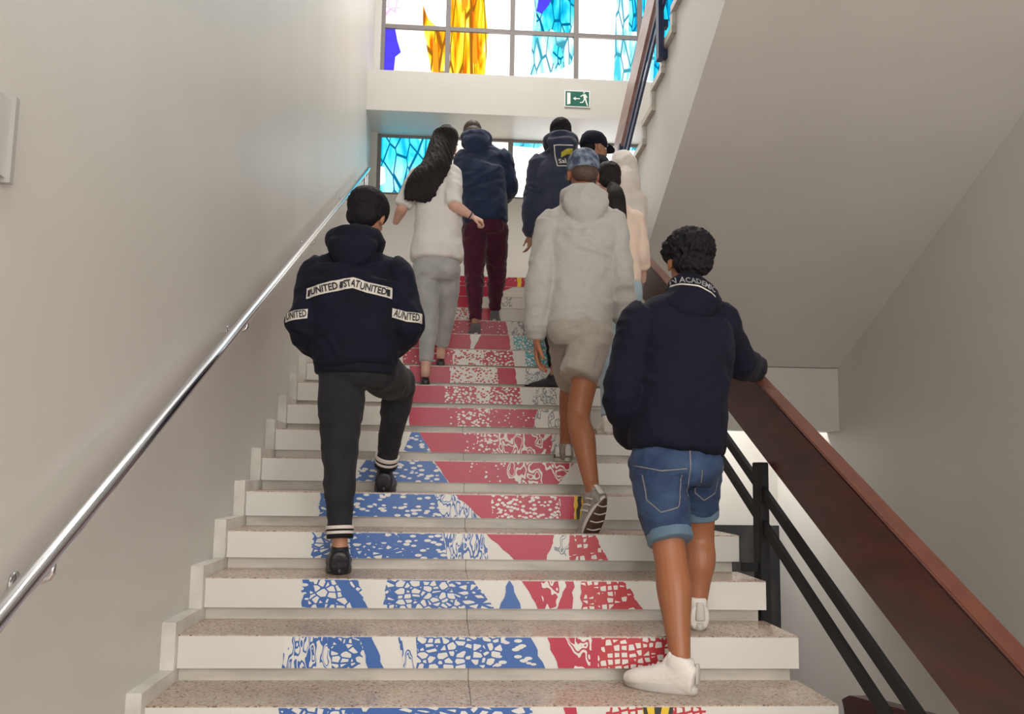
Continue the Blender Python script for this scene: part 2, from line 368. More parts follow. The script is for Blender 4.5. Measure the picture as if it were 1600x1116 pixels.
# steel wall rail at the left
rl = tag(empty('handrail'), 'polished round steel handrail fixed along the left wall', 'handrail')
zr = lambda y: .469+.4545*(y+1.11)
bm = bmesh.new()
loft(bm, [(V((.035, -2.6, zr(-2.6))), .0225, .0225), (V((.035, 1.05, zr(1.05))), .0225, .0225), (V((.035, 6.35, zr(6.35))), .0225, .0225), (V((.034, 6.5, zr(6.5)-.005)), .0225, .0225), (V((.034, 6.54, zr(6.5)-.09)), .0225, .0225), (V((.034, 6.56, zr(6.5)-.24)), .0225, .0225)], sub=5, K=16)
meshobj('rail_tube', bm, M['chrome'], rl, True)
for y in (-.9, 1.05, 3.0, 5.0, 6.3):
    bm = bmesh.new()
    loft(bm, [(V((.035, y, zr(y)-.01)), .008, .008), (V((.03, y, zr(y)-.06)), .008, .008), (V((-.045, y, zr(y)-.075)), .008, .008)], side=(0, 1, 0), K=10)
    loft(bm, [(V((-.049, y, zr(y)-.075)), .03, .03), (V((-.044, y, zr(y)-.075)), .03, .03)], side=(0, 1, 0), K=16, cap=False)
    meshobj('bracket', bm, M['chrome'], rl, True)
# ================================================================== WINDOWS
def glow(name, fn, k=1.0):
    m = bpy.data.materials.new(name); m.use_nodes = True
    nt = m.node_tree; nt.nodes.remove(nt.nodes['Principled BSDF'])
    e = nd(m, 'ShaderNodeEmission'); e.inputs[1].default_value = GLASS*k
    c = fn(m)
    if isinstance(c, tuple): e.inputs[0].default_value = (*c, 1)
    else: lk(m, c, e.inputs[0])
    lk(m, e.outputs[0], nt.nodes['Material Output'].inputs[0]); return m
def g_cracks(line, base, scale, thr, stretch=(1, 1, 1), rot=(0, 0, 0), base2=None):
    def f(m):
        vo = nd(m, 'ShaderNodeTexVoronoi', feature='DISTANCE_TO_EDGE'); vo.inputs['Scale'].default_value = scale
        cc = coord(m, stretch, rot); lk(m, cc, vo.inputs['Vector'])
        st = [(0, line), (thr, base)]
        o = ramp(m, vo.outputs['Distance'], st)
        if base2:
            n = nd(m, 'ShaderNodeTexNoise'); n.inputs['Scale'].default_value = 3.5; lk(m, cc, n.inputs['Vector'])
            mx = nd(m, 'ShaderNodeMix', data_type='RGBA', blend_type='MULTIPLY'); mx.inputs[0].default_value = 1
            lk(m, o, mx.inputs[6]); lk(m, ramp(m, n.outputs[0], [(.42, (1, 1, 1)), (.55, base2)]), mx.inputs[7]); return mx.outputs[2]
        return o
    return f
def g_streak(stops, scale, stretch, rot, line, cs, thr):
    def f(m):
        n = nd(m, 'ShaderNodeTexNoise'); n.inputs['Scale'].default_value = scale; n.inputs['Detail'].default_value = 2; n.inputs['Distortion'].default_value = .8
        lk(m, coord(m, stretch, rot), n.inputs['Vector'])
        vo = nd(m, 'ShaderNodeTexVoronoi', feature='DISTANCE_TO_EDGE'); vo.inputs['Scale'].default_value = cs
        lk(m, coord(m, stretch, rot), vo.inputs['Vector'])
        mx = nd(m, 'ShaderNodeMix', data_type='RGBA', blend_type='MIX')
        lk(m, ramp(m, vo.outputs['Distance'], [(thr*.5, (1, 1, 1)), (thr, (0, 0, 0))]), mx.inputs[0])
        lk(m, ramp(m, n.outputs[0], stops), mx.inputs[6]); mx.inputs[7].default_value = (*line, 1); return mx.outputs[2]
    return f
G = {
 'w': glow('clear_glass', lambda m: (1, 1, 1), .8),
 'dots': glow('cream_glass', lambda m: (lambda vo: (lk(m, coord(m), vo.inputs['Vector']), ramp(m, vo.outputs['Distance'], [(0, (.6, .55, .3)), (.14, (1, .975, .84))]))[1])(nd(m, 'ShaderNodeTexVoronoi')), .37),
 'vio': glow('violet_glass', lambda m: (.08, .055, .75), .38),
 'lil': glow('lilac_glass', g_cracks((.5, .3, .7), (.95, .75, .98), 9, .1, (1, 1, 1)), .5),
 'yel': glow('yellow_glass', g_streak([(.36, (.75, .16, .005)), (.43, (.95, .42, .01)), (.50, (1, .72, .02)), (.60, (1, .85, .12)), (.66, (1, .97, .75))], 3.4, (3.2, 1, .38), (0, .15, 0), (.35, .12, .01), 2.6, .05), .36),
 'ora': glow('orange_glass', lambda m: (1, .33, .02), .38),
 'cya': glow('cyan_glass', g_streak([(.36, (.0, .30, .60)), (.46, (.02, .60, .85)), (.54, (.10, .82, .98)), (.66, (.45, .95, 1))], 3.0, (1.6, 1, .6), (0, .5, 0), (.0, .13, .28), 4.6, .05), .38),
 'pal': glow('pale_cyan_glass', g_streak([(.36, (.08, .62, .78)), (.46, (.35, .85, .95)), (.55, (.75, .97, 1)), (.7, (1, 1, 1))], 3.0, (2.2, 1, .5), (0, .3, 0), (.05, .32, .42), 3.6, .05), .36),
}
keysG = list(G)
def window(name, z0, z1, patches, transoms, x0=.03, x1=4.93):
    bm = bmesh.new()
    box(bm, x0, x1, YG+.02, YG+.08, z0, z0+.03); box(bm, x0, x1, YG+.02, YG+.08, z1-.03, z1)
    for k in range(7):
        x = .046+.8126*k; box(bm, x-.03, x+.03, YG+.005, YG+.08, z0, z1)
    for z in transoms: box(bm, x0, x1, YG+.01, YG+.07, z-.026, z+.026)
    fr = meshobj(name, bm, M['alu']); fr['kind'] = 'structure'
    bm = bmesh.new()
    def poly(pts, key, y):
        vs = [bm.verts.new((x, y, z)) for x, z in pts]; f = bm.faces.new(vs); f.material_index = keysG.index(key)
    poly([(x0, z0), (x1, z0), (x1, z1), (x0, z1)], 'w', YG+.05)
    for i, (k, pts) in enumerate(patches):
        P = [at(px, py, YG+.05) for px, py in pts]
        P = [(min(max(q.x, x0), x1), min(max(q.z, z0), z1)) for q in P]
        if (P[0][0]-P[1][0])*(P[2][1]-P[1][1])-(P[2][0]-P[1][0])*(P[0][1]-P[1][1]) < 0: P = P[::-1]
        poly(P, k, YG+.049-i*.0006)
    bmesh.ops.triangulate(bm, faces=bm.faces)
    bmesh.ops.recalc_face_normals(bm, faces=bm.faces)
    meshobj('stained_glass', bm, [G[k] for k in keysG], fr)
    return fr
window('window_1', 5.385, 8.3, [
 ('dots', [(597, -60), (668, -60), (672, 60), (668, 125), (594, 125)]),
 ('lil', [(597, -40), (640, -30), (624, 20), (605, 26), (597, 22)]),
 ('vio', [(597, 42), (616.8, 42), (621, 64), (626.4, 82), (617.6, 89), (614, 125), (590, 125)]),
 ('yel', [(661, 8), (668, 28), (680, 40), (698, 48), (700, 128), (676, 128), (668, 80), (661, 40)]),
 ('yel', [(706, -90), (752, -90), (758, 10), (763, 56), (757, 128), (699, 128), (703, 60), (712, 30)]),
 ('ora', [(716, -90), (735, -90), (731, 8), (722, 20)]),
 ('ora', [(676, 55), (684, 75), (686, 128), (677, 128)]),
 ('ora', [(741, 15), (745, 60), (746, 100), (738, 100)]),
 ('pal', [(840, -90), (902, -90), (902, 60), (893, 100), (882, 90), (870, 112), (828, 118), (834, 48)]),
 ('cya', [(846, -90), (902, -90), (898, 30), (884, 60), (860, 45), (838, 60), (838, 22)]),
 ('cya', [(866, 70), (876, 75), (882, 95), (868, 108), (862, 92)]),
 ('vio', [(845, -20), (868, -20), (858, 8), (846, 22), (838, 18)]),
 ('pal', [(966, -90), (1012, -90), (1010, 52), (1002, 55), (980, 60), (980, 130), (958, 130), (962, 52)]),
 ('cya', [(984, -90), (1012, -90), (1012, 50), (982, 50)]),
 ('pal', [(1018, -90), (1200, -90), (1200, 128), (1010, 128)]),
 ('cya', [(1034, -90), (1140, -90), (1100, 20), (1040, 128), (1020, 128), (1030, 60)]),
], [6.31, 7.25])
window('window_2', 4.136, 4.90, [
 ('cya', [(588, 200), (694, 200), (700, 320), (588, 320)]),
 ('w', [(590, 258), (600, 262), (602, 285), (592, 290)]),
 ('dots', [(694, 200), (798, 200), (798, 320), (700, 320)]),
 ('pal', [(798, 200), (860, 200), (840, 232), (798, 228)]),
 ('pal', [(960, 210), (1200, 210), (1200, 232), (960, 236)]),
], [])
# added glowing fill window behind the viewer, unseen, lights risers and soffit
wn = bmesh.new()
for k in range(5):
    x = .45+k*1.0; box(wn, x-.03, x+.03, -6.0, -5.95, -.25, 3.6)
for z in (-.25, 1.6, 3.6): box(wn, .42, 4.48, -6.0, -5.95, z-.03, z+.03)
wn = meshobj('fill_window', wn, M['alu']); wn['kind'] = 'structure'
bx('fill_pane', .45, 4.45, -5.995, -5.985, -.25, 3.6, glow('fill_glass', lambda m: (1, .955, .9), NEAR_FILL), wn)
# emergency exit sign on the spandrel
ex = tag(empty('exit_sign', (2.39, YS-.01, 5.13)), 'green and white exit sign with a running figure below the upper window', 'exit sign')
M['sign_green'] = mat('sign_green', (.012, .115, .085), .4); M['sign_white'] = mat('sign_white', (.8, .82, .8), .4)
o = bx('sign_plate', -.16, .16, -.006, .0095, -.112, .112, M['sign_white'], ex, .002)
def flat(bm, pts, y):
    bm.faces.new([bm.verts.new((x, y, z)) for x, z in pts])
bm = bmesh.new(); flat(bm, [(-.148, -.1), (.148, -.1), (.148, .1), (-.148, .1)], -.0068)
for f in bm.faces: f.material_index = 0
meshobj('sign_face', bm, M['sign_green'], ex)
bm = bmesh.new(); yy = -.0078
flat(bm, [(-.128, -.082), (-.085, -.07), (-.085, .08), (-.128, .08)], yy)                    # door
flat(bm, [(-.03, -.004), (.034, -.004), (.034, .010), (-.03, .010)], yy)                      # arrow shaft
flat(bm, [(-.055, .003), (-.02, -.022), (-.02, .028)], yy-.0004)
flat(bm, [(.088, .078), (.098, .088), (.090, .096), (.078, .094), (.073, .084), (.078, .076)][::-1], yy)  # head
flat(bm, [(.072, .062), (.104, .07), (.112, .01), (.082, -.008)], yy)                          # trunk
flat(bm, [(.072, .064), (.076, .05), (.046, .028), (.036, .038)], yy-.0004)                    # arm
flat(bm, [(.1, .068), (.108, .058), (.13, .024), (.12, .016), (.1, .048)], yy-.0004)
flat(bm, [(.083, 0), (.1, .006), (.072, -.052), (.032, -.055), (.032, -.042), (.064, -.038)][::-1], yy-.0008)
flat(bm, [(.092, -.004), (.112, .01), (.122, -.04), (.136, -.088), (.122, -.09), (.105, -.045)][::-1], yy-.0008)
meshobj('pictogram', bm, M['sign_white'], ex); ex.scale = (.94, 1, .9)
# small clear holder at the left edge on the wall
bm = bmesh.new(); box(bm, -.05, -.032, -1.60, -1.127, 1.385, 1.56)
h = meshobj('sign_holder', bm, mat('grey_plastic', (.5, .49, .47), .2)); tag(h, 'pale grey plastic sign holder on the left wall at the picture edge', 'sign holder')
bx('frame_edge', -.05, -.022, -1.137, -1.120, 1.375, 1.57, mat('grey_frame', (.35, .34, .33), .3), h)
# added fill lamps, all unseen: near landing, high ceiling, under the upper landing
def lamp(name, x, y, z, sx, sy, e, label, col=(1, .97, .93)):
    r = tag(empty(name, (x, y, z)), label, 'ceiling lamp')
    bx('fill_housing', -sx/2-.03, sx/2+.03, -sy/2-.03, sy/2+.03, -.06, -.001, M['white_panel'], r)
    m = bpy.data.materials.new('fill_diffuser'); m.use_nodes = True; b = m.node_tree.nodes['Principled BSDF']
    b.inputs['Emission Color'].default_value = (*col, 1); b.inputs['Emission Strength'].default_value = 3
    bx('diffuser', -sx/2, sx/2, -sy/2, sy/2, -.075, -.0605, m, r)
    area('fill_light', (0, 0, -.09), (0, 0, 0), sx, sy, e, col, r)
lamp('fill_lamp', 1.2, -3.6, 4.98, 1.2, 1.2, 60, 'added square fill lamp above the near landing behind the viewer')  # added for overhead fill on the foreground
lamp('fill_lamp', 1.6, 4.6, 8.80, 1.6, 1.6, 230, 'added large square fill lamp under the high ceiling above the upper stairs')  # added to brighten the spandrel and far landing wall
lamp('fill_lamp', 3.7, 7.1, ZL-.28, .6, .6, 60, 'added square fill lamp under the upper landing lighting the far lower wall')  # added as the source for the bright far lower wall

# ================================================================== PEOPLE
SK = {}
SK['a'] = mat('skin_tan', (.40, .19, .115), .5, sss=.1); SK['b'] = mat('skin_light', (.62, .37, .29), .5, sss=.1)
SK['c'] = mat('skin_bronze', (.33, .125, .058), .45, sss=.1)
HAIRM = noisy('black_hair', (.006, .005, .007), (.012, .010, .012), 60, .65, stretch=(3, 3, .6), bump=.6, bscale=70, spec=.2)
HAIRB = noisy('dark_brown_hair', (.008, .005, .006), (.018, .011, .011), 50, .55, stretch=(4, 4, .3), bump=.7, bscale=50, spec=.25)
EYE = mat('eye_white', (.75, .72, .7), .2)
TR = {'y': lambda n: n*RS+TT}
def headM(c, yaw, pitch=0, roll=0):
    return Matrix.Translation(V(c)) @ Matrix.Rotation(yaw, 4, 'Z') @ Matrix.Rotation(pitch, 4, 'X') @ Matrix.Rotation(roll, 4, 'Y')
def add_head(bm, T, s=1.0):
    T = T @ Matrix.Scale(s, 4)
    blob(bm, (0, -.012, .03), (.075, .096, .085), T)                                   # skull
    loft(bm, [((0, .0, .03), .068, .075), ((0, .018, -.03), .062, .068), ((0, .035, -.075), .050, .050), ((0, .05, -.105), .030, .028)], T=T, p=2.3)
    blob(bm, (0, .082, -.008), (.045, .018, .035), T)                                   # cheeks / mid face
    loft(bm, [((0, .088, .022), .008, .008), ((0, .104, -.008), .011, .011), ((0, .108, -.026), .015, .012)], T=T, K=12)   # nose
    loft(bm, [((-.024, .078, -.058), .006, .006), ((0, .088, -.056), .009, .010), ((.024, .078, -.058), .006, .006)], side=(0, 0, 1), T=T, K=10)  # lips
    loft(bm, [((-.05, .070, .034), .010, .008), ((0, .086, .037), .011, .009), ((.05, .070, .034), .010, .008)], side=(0, 0, 1), T=T, K=10)       # brow
    for sx in (-1, 1):
        blob(bm, (sx*.079, -.004, -.005), (.010, .020, .032), T)                        # ears
        blob(bm, (sx*.080, .003, -.028), (.008, .010, .012), T)
    # neck from the skull base
    return T
def eyes(T, root, s=1.0):
    T = T @ Matrix.Scale(s, 4)
    for sx in (-1, 1):
        bm = bmesh.new(); blob(bm, (sx*.030, .078, .014), (.013, .011, .010), T, 2)
        meshobj('eye', bm, EYE, root, True)
def add_hand(bm, T, sd=1, curl=.5, s=1.0, thumb=.7):
    """wrist at origin, fingers along +Y, thumb towards +X*sd, palm facing -Z"""
    T = T @ Matrix.Scale(s, 4)
    loft(bm, [((0, -.03, 0), .025, .019), ((0, 0, 0), .026, .017), ((0, .04, 0), .038, .015), ((0, .088, 0), .041, .012)], T=T, K=16, p=2.4)
    for i, (x, L) in enumerate(((.034, .072), (.0115, .080), (-.0115, .075), (-.033, .060))):
        x *= sd; p = V((x*.95, .082, 0)); pts = [(p.copy(), .0092, .0090)]; a = curl*(.45+.08*i)
        fan = x*.9
        for k, q in enumerate((.46, .30, .24)):
            d = V((fan*.6, math.cos(a), -math.sin(a))).normalized(); p = p + d*L*q
            pts.append((p.copy(), .0088-.0009*k, .0086-.0009*k)); a += curl*(.75 if k == 0 else .6)
        loft(bm, pts, T=T, K=12, sub=3)
    b = V((.026*sd, .018, -.004)); d1 = V((sd*.72, .62, -.32*thumb)).normalized(); d2 = V((sd*.35, .85, -.5*thumb)).normalized()
    loft(bm, [(b, .014, .013), (b+d1*.036, .0115, .011), (b+d1*.036+d2*.028, .0098, .0092), (b+d1*.036+d2*.05, .0085, .008)], T=T, K=12, sub=3)
def frame_from(o, fwd, up):
    y = V(fwd).normalized(); z = (V(up)-y*V(up).dot(y)).normalized(); x = y.cross(z)
    return Matrix(((x.x, y.x, z.x, o[0]), (x.y, y.y, z.y, o[1]), (x.z, y.z, z.z, o[2]), (0, 0, 0, 1)))
def limb(bm, a, b, c, ra, rb, rc, calf=0, back=(0, -1, 0), K=18):
    a, b, c = V(a), V(b), V(c); st = [(a, ra, ra), (a.lerp(b, .5), (ra+rb)*.5*1.02, (ra+rb)*.5*1.02), (b, rb, rb)]
    if calf:
        st += [(b.lerp(c, .3)+V(back)*.012, calf, calf*1.05), (b.lerp(c, .62)+V(back)*.004, (calf+rc)*.5, (calf+rc)*.5)]
    else: st += [(b.lerp(c, .35), rb*.98, rb*.9)]
    st += [(c, rc, rc)]
    loft(bm, st, K=K)
def body(root, j, skin, T, s=1.0, voxel=.007, lg=1.0, hs=1.0, am=1.0, hands=(), dirs={}):
    """one continuous body: torso, neck, head, arms with hands, legs, feet"""
    bm = bmesh.new(); g = lambda k: V(j[k]); P, N = g('pelvis'), g('neck')
    ch = P.lerp(N, .72); wa = P.lerp(N, .32)
    loft(bm, [(P-V((0, 0, .05)), .12*s, .085*s), (P, .145*s, .10*s), (wa, .125*s, .085*s), (ch, .15*s, .095*s), (N-V((0, 0, .035)), .11*s, .06*s), (N, .052*s, .052*s), (N.lerp(g('head'), .55), .05*s, .052*s), (g('head')+V((0, 0, -.02)), .05*s, .055*s)])
    add_head(bm, T, s)
    for k in 'LR':
        S_, E_, Wr = g('sh'+k), g('el'+k), g('wr'+k)
        loft(bm, [(ch.lerp(S_, .4), .06*s, .06*s), (S_, .052*s, .052*s), (S_.lerp(E_, .5), .045*s, .045*s), (E_, .037*s*am, .037*s*am), (E_.lerp(Wr, .3), .038*s*am, .036*s*am), (Wr, .025*s, .021*s)])
        H, Kn, An = g('hi'+k), g('kn'+k), g('an'+k)
        limb(bm, H, Kn, An, .078*s, .050*s*lg, .034*s, calf=.053*s*lg)
        toe = g('to'+k)
        if k in dirs: toe = V((An.x+dirs[k][0]*.11, An.y+dirs[k][1]*.11, dirs[k][2]+.035))
        d = toe-An; d.z = 0; d.normalize()
        loft(bm, [(An+V((0, 0, .02)), .034*s, .034*s), (An+V((0, 0, -.03)), .035*s, .04*s), (An.lerp(toe, .5)+V((0, 0, -.026)), .024*s, .020*s), (toe-V((0, 0, .006)), .022*s, .010*s)])
    for (o, fwd, upv, sd, curl) in hands: add_hand(bm, frame_from(o, fwd, upv), sd, curl, s*hs)
    o = fuse('body', bm, skin, root, voxel, 2); eyes(T, root, s); return o
def torso_bm(j, s=1, dh=0, rx=(.19, .165, .19, .20), ry=(.13, .125, .15, .125), hem=-.10, bulge=0, shd=.085):
    bm = bmesh.new(); g = lambda k: V(j[k]); P, N = g('pelvis'), g('neck')
    hem += dh; wa, ch = P.lerp(N, .33), P.lerp(N, .66); up_ = (N-P).normalized(); sm = (g('shL')+g('shR'))*.5
    loft(bm, [(P+up_*hem, rx[0]*s*.94, ry[0]*s*.95), (P+up_*(hem+.035), rx[0]*s*1.0, ry[0]*s*1.0), (wa, rx[1]*s, ry[1]*s), (ch+V((0, -bulge, 0)), rx[2]*s, ry[2]*s), (sm+V((0, 0, .0)), rx[3]*s*.92, ry[3]*s*.8), (sm.lerp(N, .75), .085*s, .07*s)], p=2.4, K=28, ch=(.12, .8))
    for k in 'LR':      # shoulder yokes
        S_ = g('sh'+k); loft(bm, [(N.lerp(S_, .15)-V((0, 0, .02)), .06*s, .06*s), (S_.lerp(N, .35)-V((0, 0, .02)), .07*s, .07*s), (S_-V((0, 0, .005)), shd*s*.86, shd*s*.86)], side=(0, 0, 1))
    return bm
def sleeve(bm, j, k, s=1, r=(.078, .068, .062, .05), t=1.0, cuff=True):
    g = lambda q: V(j[q]); S_, E_, Wr = g('sh'+k), g('el'+k), g('wr'+k)
    st = [(S_.lerp(V(j['neck']), .25)-V((0, 0, .03)), r[0]*s*.9, r[0]*s*.9), (S_, r[0]*s, r[0]*s), (S_.lerp(E_, .55), r[1]*s, r[1]*s), (E_, r[2]*s*1.05, r[2]*s*1.05)]
    if t > 0: st += [(E_.lerp(Wr, .5*t), r[2]*s*.98, r[2]*s*.98), (E_.lerp(Wr, .86*t), r[3]*s*1.12, r[3]*s*1.12), (E_.lerp(Wr, .95*t), r[3]*s*.85, r[3]*s*.85), (E_.lerp(Wr, t), r[3]*s*.82, r[3]*s*.82)]
    loft(bm, st, K=20, ch=(.8, .12 if t == 0 else .3))
def collar_hood(bm, c, rx=.115, ry=.12, thick=.035, tilt=.25, back=.05, s=1):
    """a hood lying down: thick ring round the neck plus the bag of cloth behind"""
    pts = []; n = 18
    for i in range(n+1):
        a = -math.pi*.5 + (i/n)*2*math.pi*.999
        p = V((math.cos(a)*rx*s, math.sin(a)*ry*s, -math.sin(a)*tilt*.1*s)); w = thick*s*(1.25 if math.sin(a) < -.2 else .85)
        pts.append((V(c)+p, w, w))
    loft(bm, pts, K=12, sub=2)
    loft(bm, [(V(c)+V((0, -ry*s*.75, .03*s)), .075*s, .035*s), (V(c)+V((0, -ry*s-back*.4, -.03*s)), .115*s, .045*s), (V(c)+V((0, -ry*s-back*.35, -.10*s)), .085*s, .035*s), (V(c)+V((0, -ry*s-back*.1, -.145*s)), .03*s, .018*s)], K=18)
def trouser(bm, j, s=1, r=(.098, .085, .068, .058, .05), end=1.0, hipw=(.175, .13), low=.0):
    g = lambda q: V(j[q]); P = g('pelvis')
    loft(bm, [(P+V((0, 0, .12*s)), hipw[0]*s*.74, hipw[1]*s*.74), (P+V((0, 0, .03)), hipw[0]*s*.93, hipw[1]*s*.9), (P-V((0, 0, .06*s)), hipw[0]*s*.97, hipw[1]*s*1.0)], p=2.3)
    for k in 'LR':
        H, Kn, An = g('hi'+k), g('kn'+k), g('an'+k)
        st = [(H+V((0, 0, .02)), r[0]*s*1.06, r[0]*s*1.14), (H.lerp(Kn, .4), r[1]*s*1.05, r[1]*s*1.08), (H.lerp(Kn, .8), r[2]*s*1.08, r[2]*s*1.08)]
        if end > 0: st += [(Kn, r[2]*s, r[2]*s*1.03), (Kn.lerp(An, .35)+V((0, -.01, 0)), r[3]*s*1.02, r[3]*s*1.06), (Kn.lerp(An, .8*end), r[4]*s, r[4]*s), (Kn.lerp(An, end), r[4]*s*.97, r[4]*s*.97)]
        loft(bm, st, K=20, ch=(.8, .2))
def shoe(root, an, toe_dir, sole_z, L=.275, pitch=0, m=None, sole=None, name='sneaker', s=1, ht=.085, lab=None, heeltab=None, low=False, width=1, outs=None, flash=None):
    """heel under the ankle; toe_dir heading; pitch>0 lifts the heel about the ball"""
    d = V((toe_dir[0], toe_dir[1], 0)).normalized(); w = width
    T = Matrix(((d.y, d.x, 0, an[0]), (-d.x, d.y, 0, an[1]), (0, 0, 1, sole_z), (0, 0, 0, 1)))
    if pitch:
        q = Matrix.Translation((0, L*.45, 0)) @ Matrix.Rotation(-pitch, 4, 'X') @ Matrix.Translation((0, -L*.45, 0)); sh = q @ V((0, 0, .09)); T = T @ Matrix.Translation((0, -sh.y, 0)) @ q
    bm = bmesh.new(); y0 = -.055*s
    st = lambda y, a, z, h: ((0, y0+y*L, z), a*s*w, h*s)
    if low:
        loft(bm, [st(.05, .024, .030, .020), st(.2, .032, .034, .024), st(.5, .034, .026, .018), st(.75, .040, .024, .016), st(.93, .030, .020, .012)], T=T, p=2.4)
        loft(bm, [((0, y0+.05, .03), .022*s, .024*s), ((0, y0+.04, .06*s), .026*s, .028*s)], T=T)
    else:
        loft(bm, [st(.04, .035, .048, .046), st(.2, .038, .056, .050), st(.42, .040, .052, .046), st(.62, .045, .044, .034), st(.82, .046, .038, .028), st(.95, .034, .032, .019)], T=T, p=2.5, ch=(.22, .8))
        loft(bm, [((0, y0+.062*s, .05*s), .038*s, .050*s), ((0, y0+.058*s, ht*s), .038*s, .050*s), ((0, y0+.056*s, (ht+.012)*s), .037*s, .049*s)], T=T, p=2.3)
        loft(bm, [((0, y0+.11*s, .085*s), .026*s, .012*s), ((0, y0+.085*s, .125*s), .024*s, .009*s)], T=T, p=2.5, K=12)   # tongue
    o = fuse(name, bm, m, root, .005, 2, folds(.0012, 30))
    if lab: o['label'] = lab
    bm = bmesh.new(); n = 26; ring = []
    for i in range(n):
        a = 2*math.pi*i/n; y = math.sin(a); x = math.cos(a)
        yy = y0 + L*(.5+.5*y*1.0); t = (yy-y0)/L; ww = (.031+.014*math.sin(min(t*1.25, 1)*math.pi*.62))*s*w
        ring.append((x*ww*(1 if abs(y) < .9 else .95), yy))
    zs = .028*s if not low else .012*s
    rows = [[bm.verts.new(T @ V((x*f, y0+L*.5+(y-y0-L*.5)*f, z))) for x, y in ring] for z, f in ((0, .97), (.006, 1.02), (zs*.75, 1.03), (zs, .98))]
    bm.faces.new(rows[0][::-1]).material_index = 1; bm.faces.new(rows[-1])
    for ri, (a_, b_) in enumerate(zip(rows, rows[1:])):
        for i in range(n): bm.faces.new((a_[i], a_[(i+1) % n], b_[(i+1) % n], b_[i])).material_index = 1 if ri == 0 else 0
    so = meshobj('sole', bm, [sole or m, outs or sole or m], o, True)
    if outs:
        for i in range(5):
            q_ = .12+.16*i; t1 = bmesh.new(); ww = .030+.012*math.sin(min(q_*1.25, 1)*math.pi*.62)
            loft(t1, [((-ww*.85, y0+L*q_, -.002), .004, .003), ((0, y0+L*(q_+.03), -.002), .004, .003), ((ww*.85, y0+L*q_, -.002), .004, .003)], side=(0, 0, 1), T=T, K=8, sub=3)
            meshobj('tread_bar', t1, sole, so, True)
    if flash:
        for sx in (-1, 1):
            for q_ in (.10, .22, .34):
                t1 = bmesh.new(); loft(t1, [((sx*.043, y0+L*q_, .035), .004, .004), ((sx*.044, y0+L*(q_+.05), .06), .004, .005), ((sx*.036, y0+L*(q_+.13), .088), .003, .004)], side=(0, 1, 0), T=T, K=8, sub=3)
                meshobj('stripe', t1, flash, o, True)
    if heeltab:
        bm = bmesh.new(); loft(bm, [((0, y0-.003, .04*s), .017*s, .006), ((0, y0-.004, .075*s), .016*s, .006), ((0, y0-.003, .098*s), .012*s, .005)], T=T, K=12); meshobj('heel_tab', bm, heeltab, o, True)
    if not low:
        bm = bmesh.new()
        for i in range(4):
            y = y0+.12+.022*i; z = .098*s-.011*i
            loft(bm, [((-.022, y, z-.008), .003, .0025), ((0, y+.004, z+.002), .003, .0025), ((.022, y, z-.008), .003, .0025)], side=(0, 0, 1), T=T, K=6, sub=2)
        meshobj('laces', bm, mat('lace', (.6, .6, .58), .8) if 'lace' not in bpy.data.materials else bpy.data.materials['lace'], o, True)
    return o
def bvh_of(o):
    me = o.data; return BVHTree.FromPolygons([v.co for v in me.vertices], [tuple(p.vertices) for p in me.polygons])
def project(name, bm, m, parent, tree, d=(0, 1, 0), off=.0025, start=1.2, cut=True):
    """lay a print (drawn in x,z) on a garment along d"""
    d = V(d).normalized(); bad = []
    for v in bm.verts:
        h = tree.ray_cast(v.co - d*start, d)
        if h[0] is None: bad.append(v)
        else: v.co = h[0] - d*off
    bmesh.ops.delete(bm, geom=bad, context='VERTS')
    return meshobj(name, bm, m, parent)
def strip(bm, pts, h, n=40, y=0, mi=0, dh=None):
    """ribbon following px polyline given in world x,z"""
    P = []
    for i in range(n+1):
        t = i/n*(len(pts)-1); k = min(int(t), len(pts)-2); f = t-k
        P.append((pts[k][0]*(1-f)+pts[k+1][0]*f, pts[k][1]*(1-f)+pts[k+1][1]*f))
    rows = []
    for q in (0, .25, .5, .75, 1): rows.append([bm.verts.new((x, y, z-h/2+h*q)) for x, z in P])
    for a, b in zip(rows, rows[1:]):
        for i in range(n): bm.faces.new((a[i], a[i+1], b[i+1], b[i])).material_index = mi
    return P
def text_bm(txt, size, path, y=0, bold=.0, xs=1.0):
    """letters along a polyline path of (x,z), centred on it"""
    cu = bpy.data.curves.new('lettering', 'FONT'); cu.body = txt; cu.size = size; cu.resolution_u = 2; cu.offset = bold
    cu.align_x = 'CENTER'; cu.align_y = 'CENTER'
    o = bpy.data.objects.new('lettering', cu); COL.objects.link(o)
    me = bpy.data.meshes.new_from_object(o.evaluated_get(bpy.context.evaluated_depsgraph_get())); bpy.data.objects.remove(o); bpy.data.curves.remove(cu)
    bm = bmesh.new(); bm.from_mesh(me); bpy.data.meshes.remove(me)
    bmesh.ops.triangulate(bm, faces=bm.faces)
    for _ in range(2):
        es = [e for e in bm.edges if e.calc_length() > size*.35]
        if es: bmesh.ops.subdivide_edges(bm, edges=es, cuts=1); bmesh.ops.triangulate(bm, faces=bm.faces)
    L = sum(math.dist(a, b) for a, b in zip(path, path[1:]))
    for v in bm.verts:
        s_ = v.co.x*xs + L/2; k = 0
        for k in range(len(path)-1):
            l = math.dist(path[k], path[k+1])
            if s_ <= l or k == len(path)-2: break
            s_ -= l
        a, b = V(path[k]), V(path[k+1]); t = (b-a).normalized(); q = a + t*s_ + V((-t.y, t.x))*v.co.y
        v.co = V((q.x, y, q.y))
    return bm
def xz(pts, Y): return [(lambda p: (p.x, p.z))(at(a, b, Y)) for a, b in pts]
def ANK(px):       # the ankle of the current figure nearest to that pixel column
    return min((V(j['anL']), V(j['anR'])), key=lambda q: abs(800+FPX*(q-CP).dot(_r)/(q-CP).dot(_f)-px))
def person(name_label, loc): 
    return tag(empty('person', (0, 0, 0)), name_label, 'person')
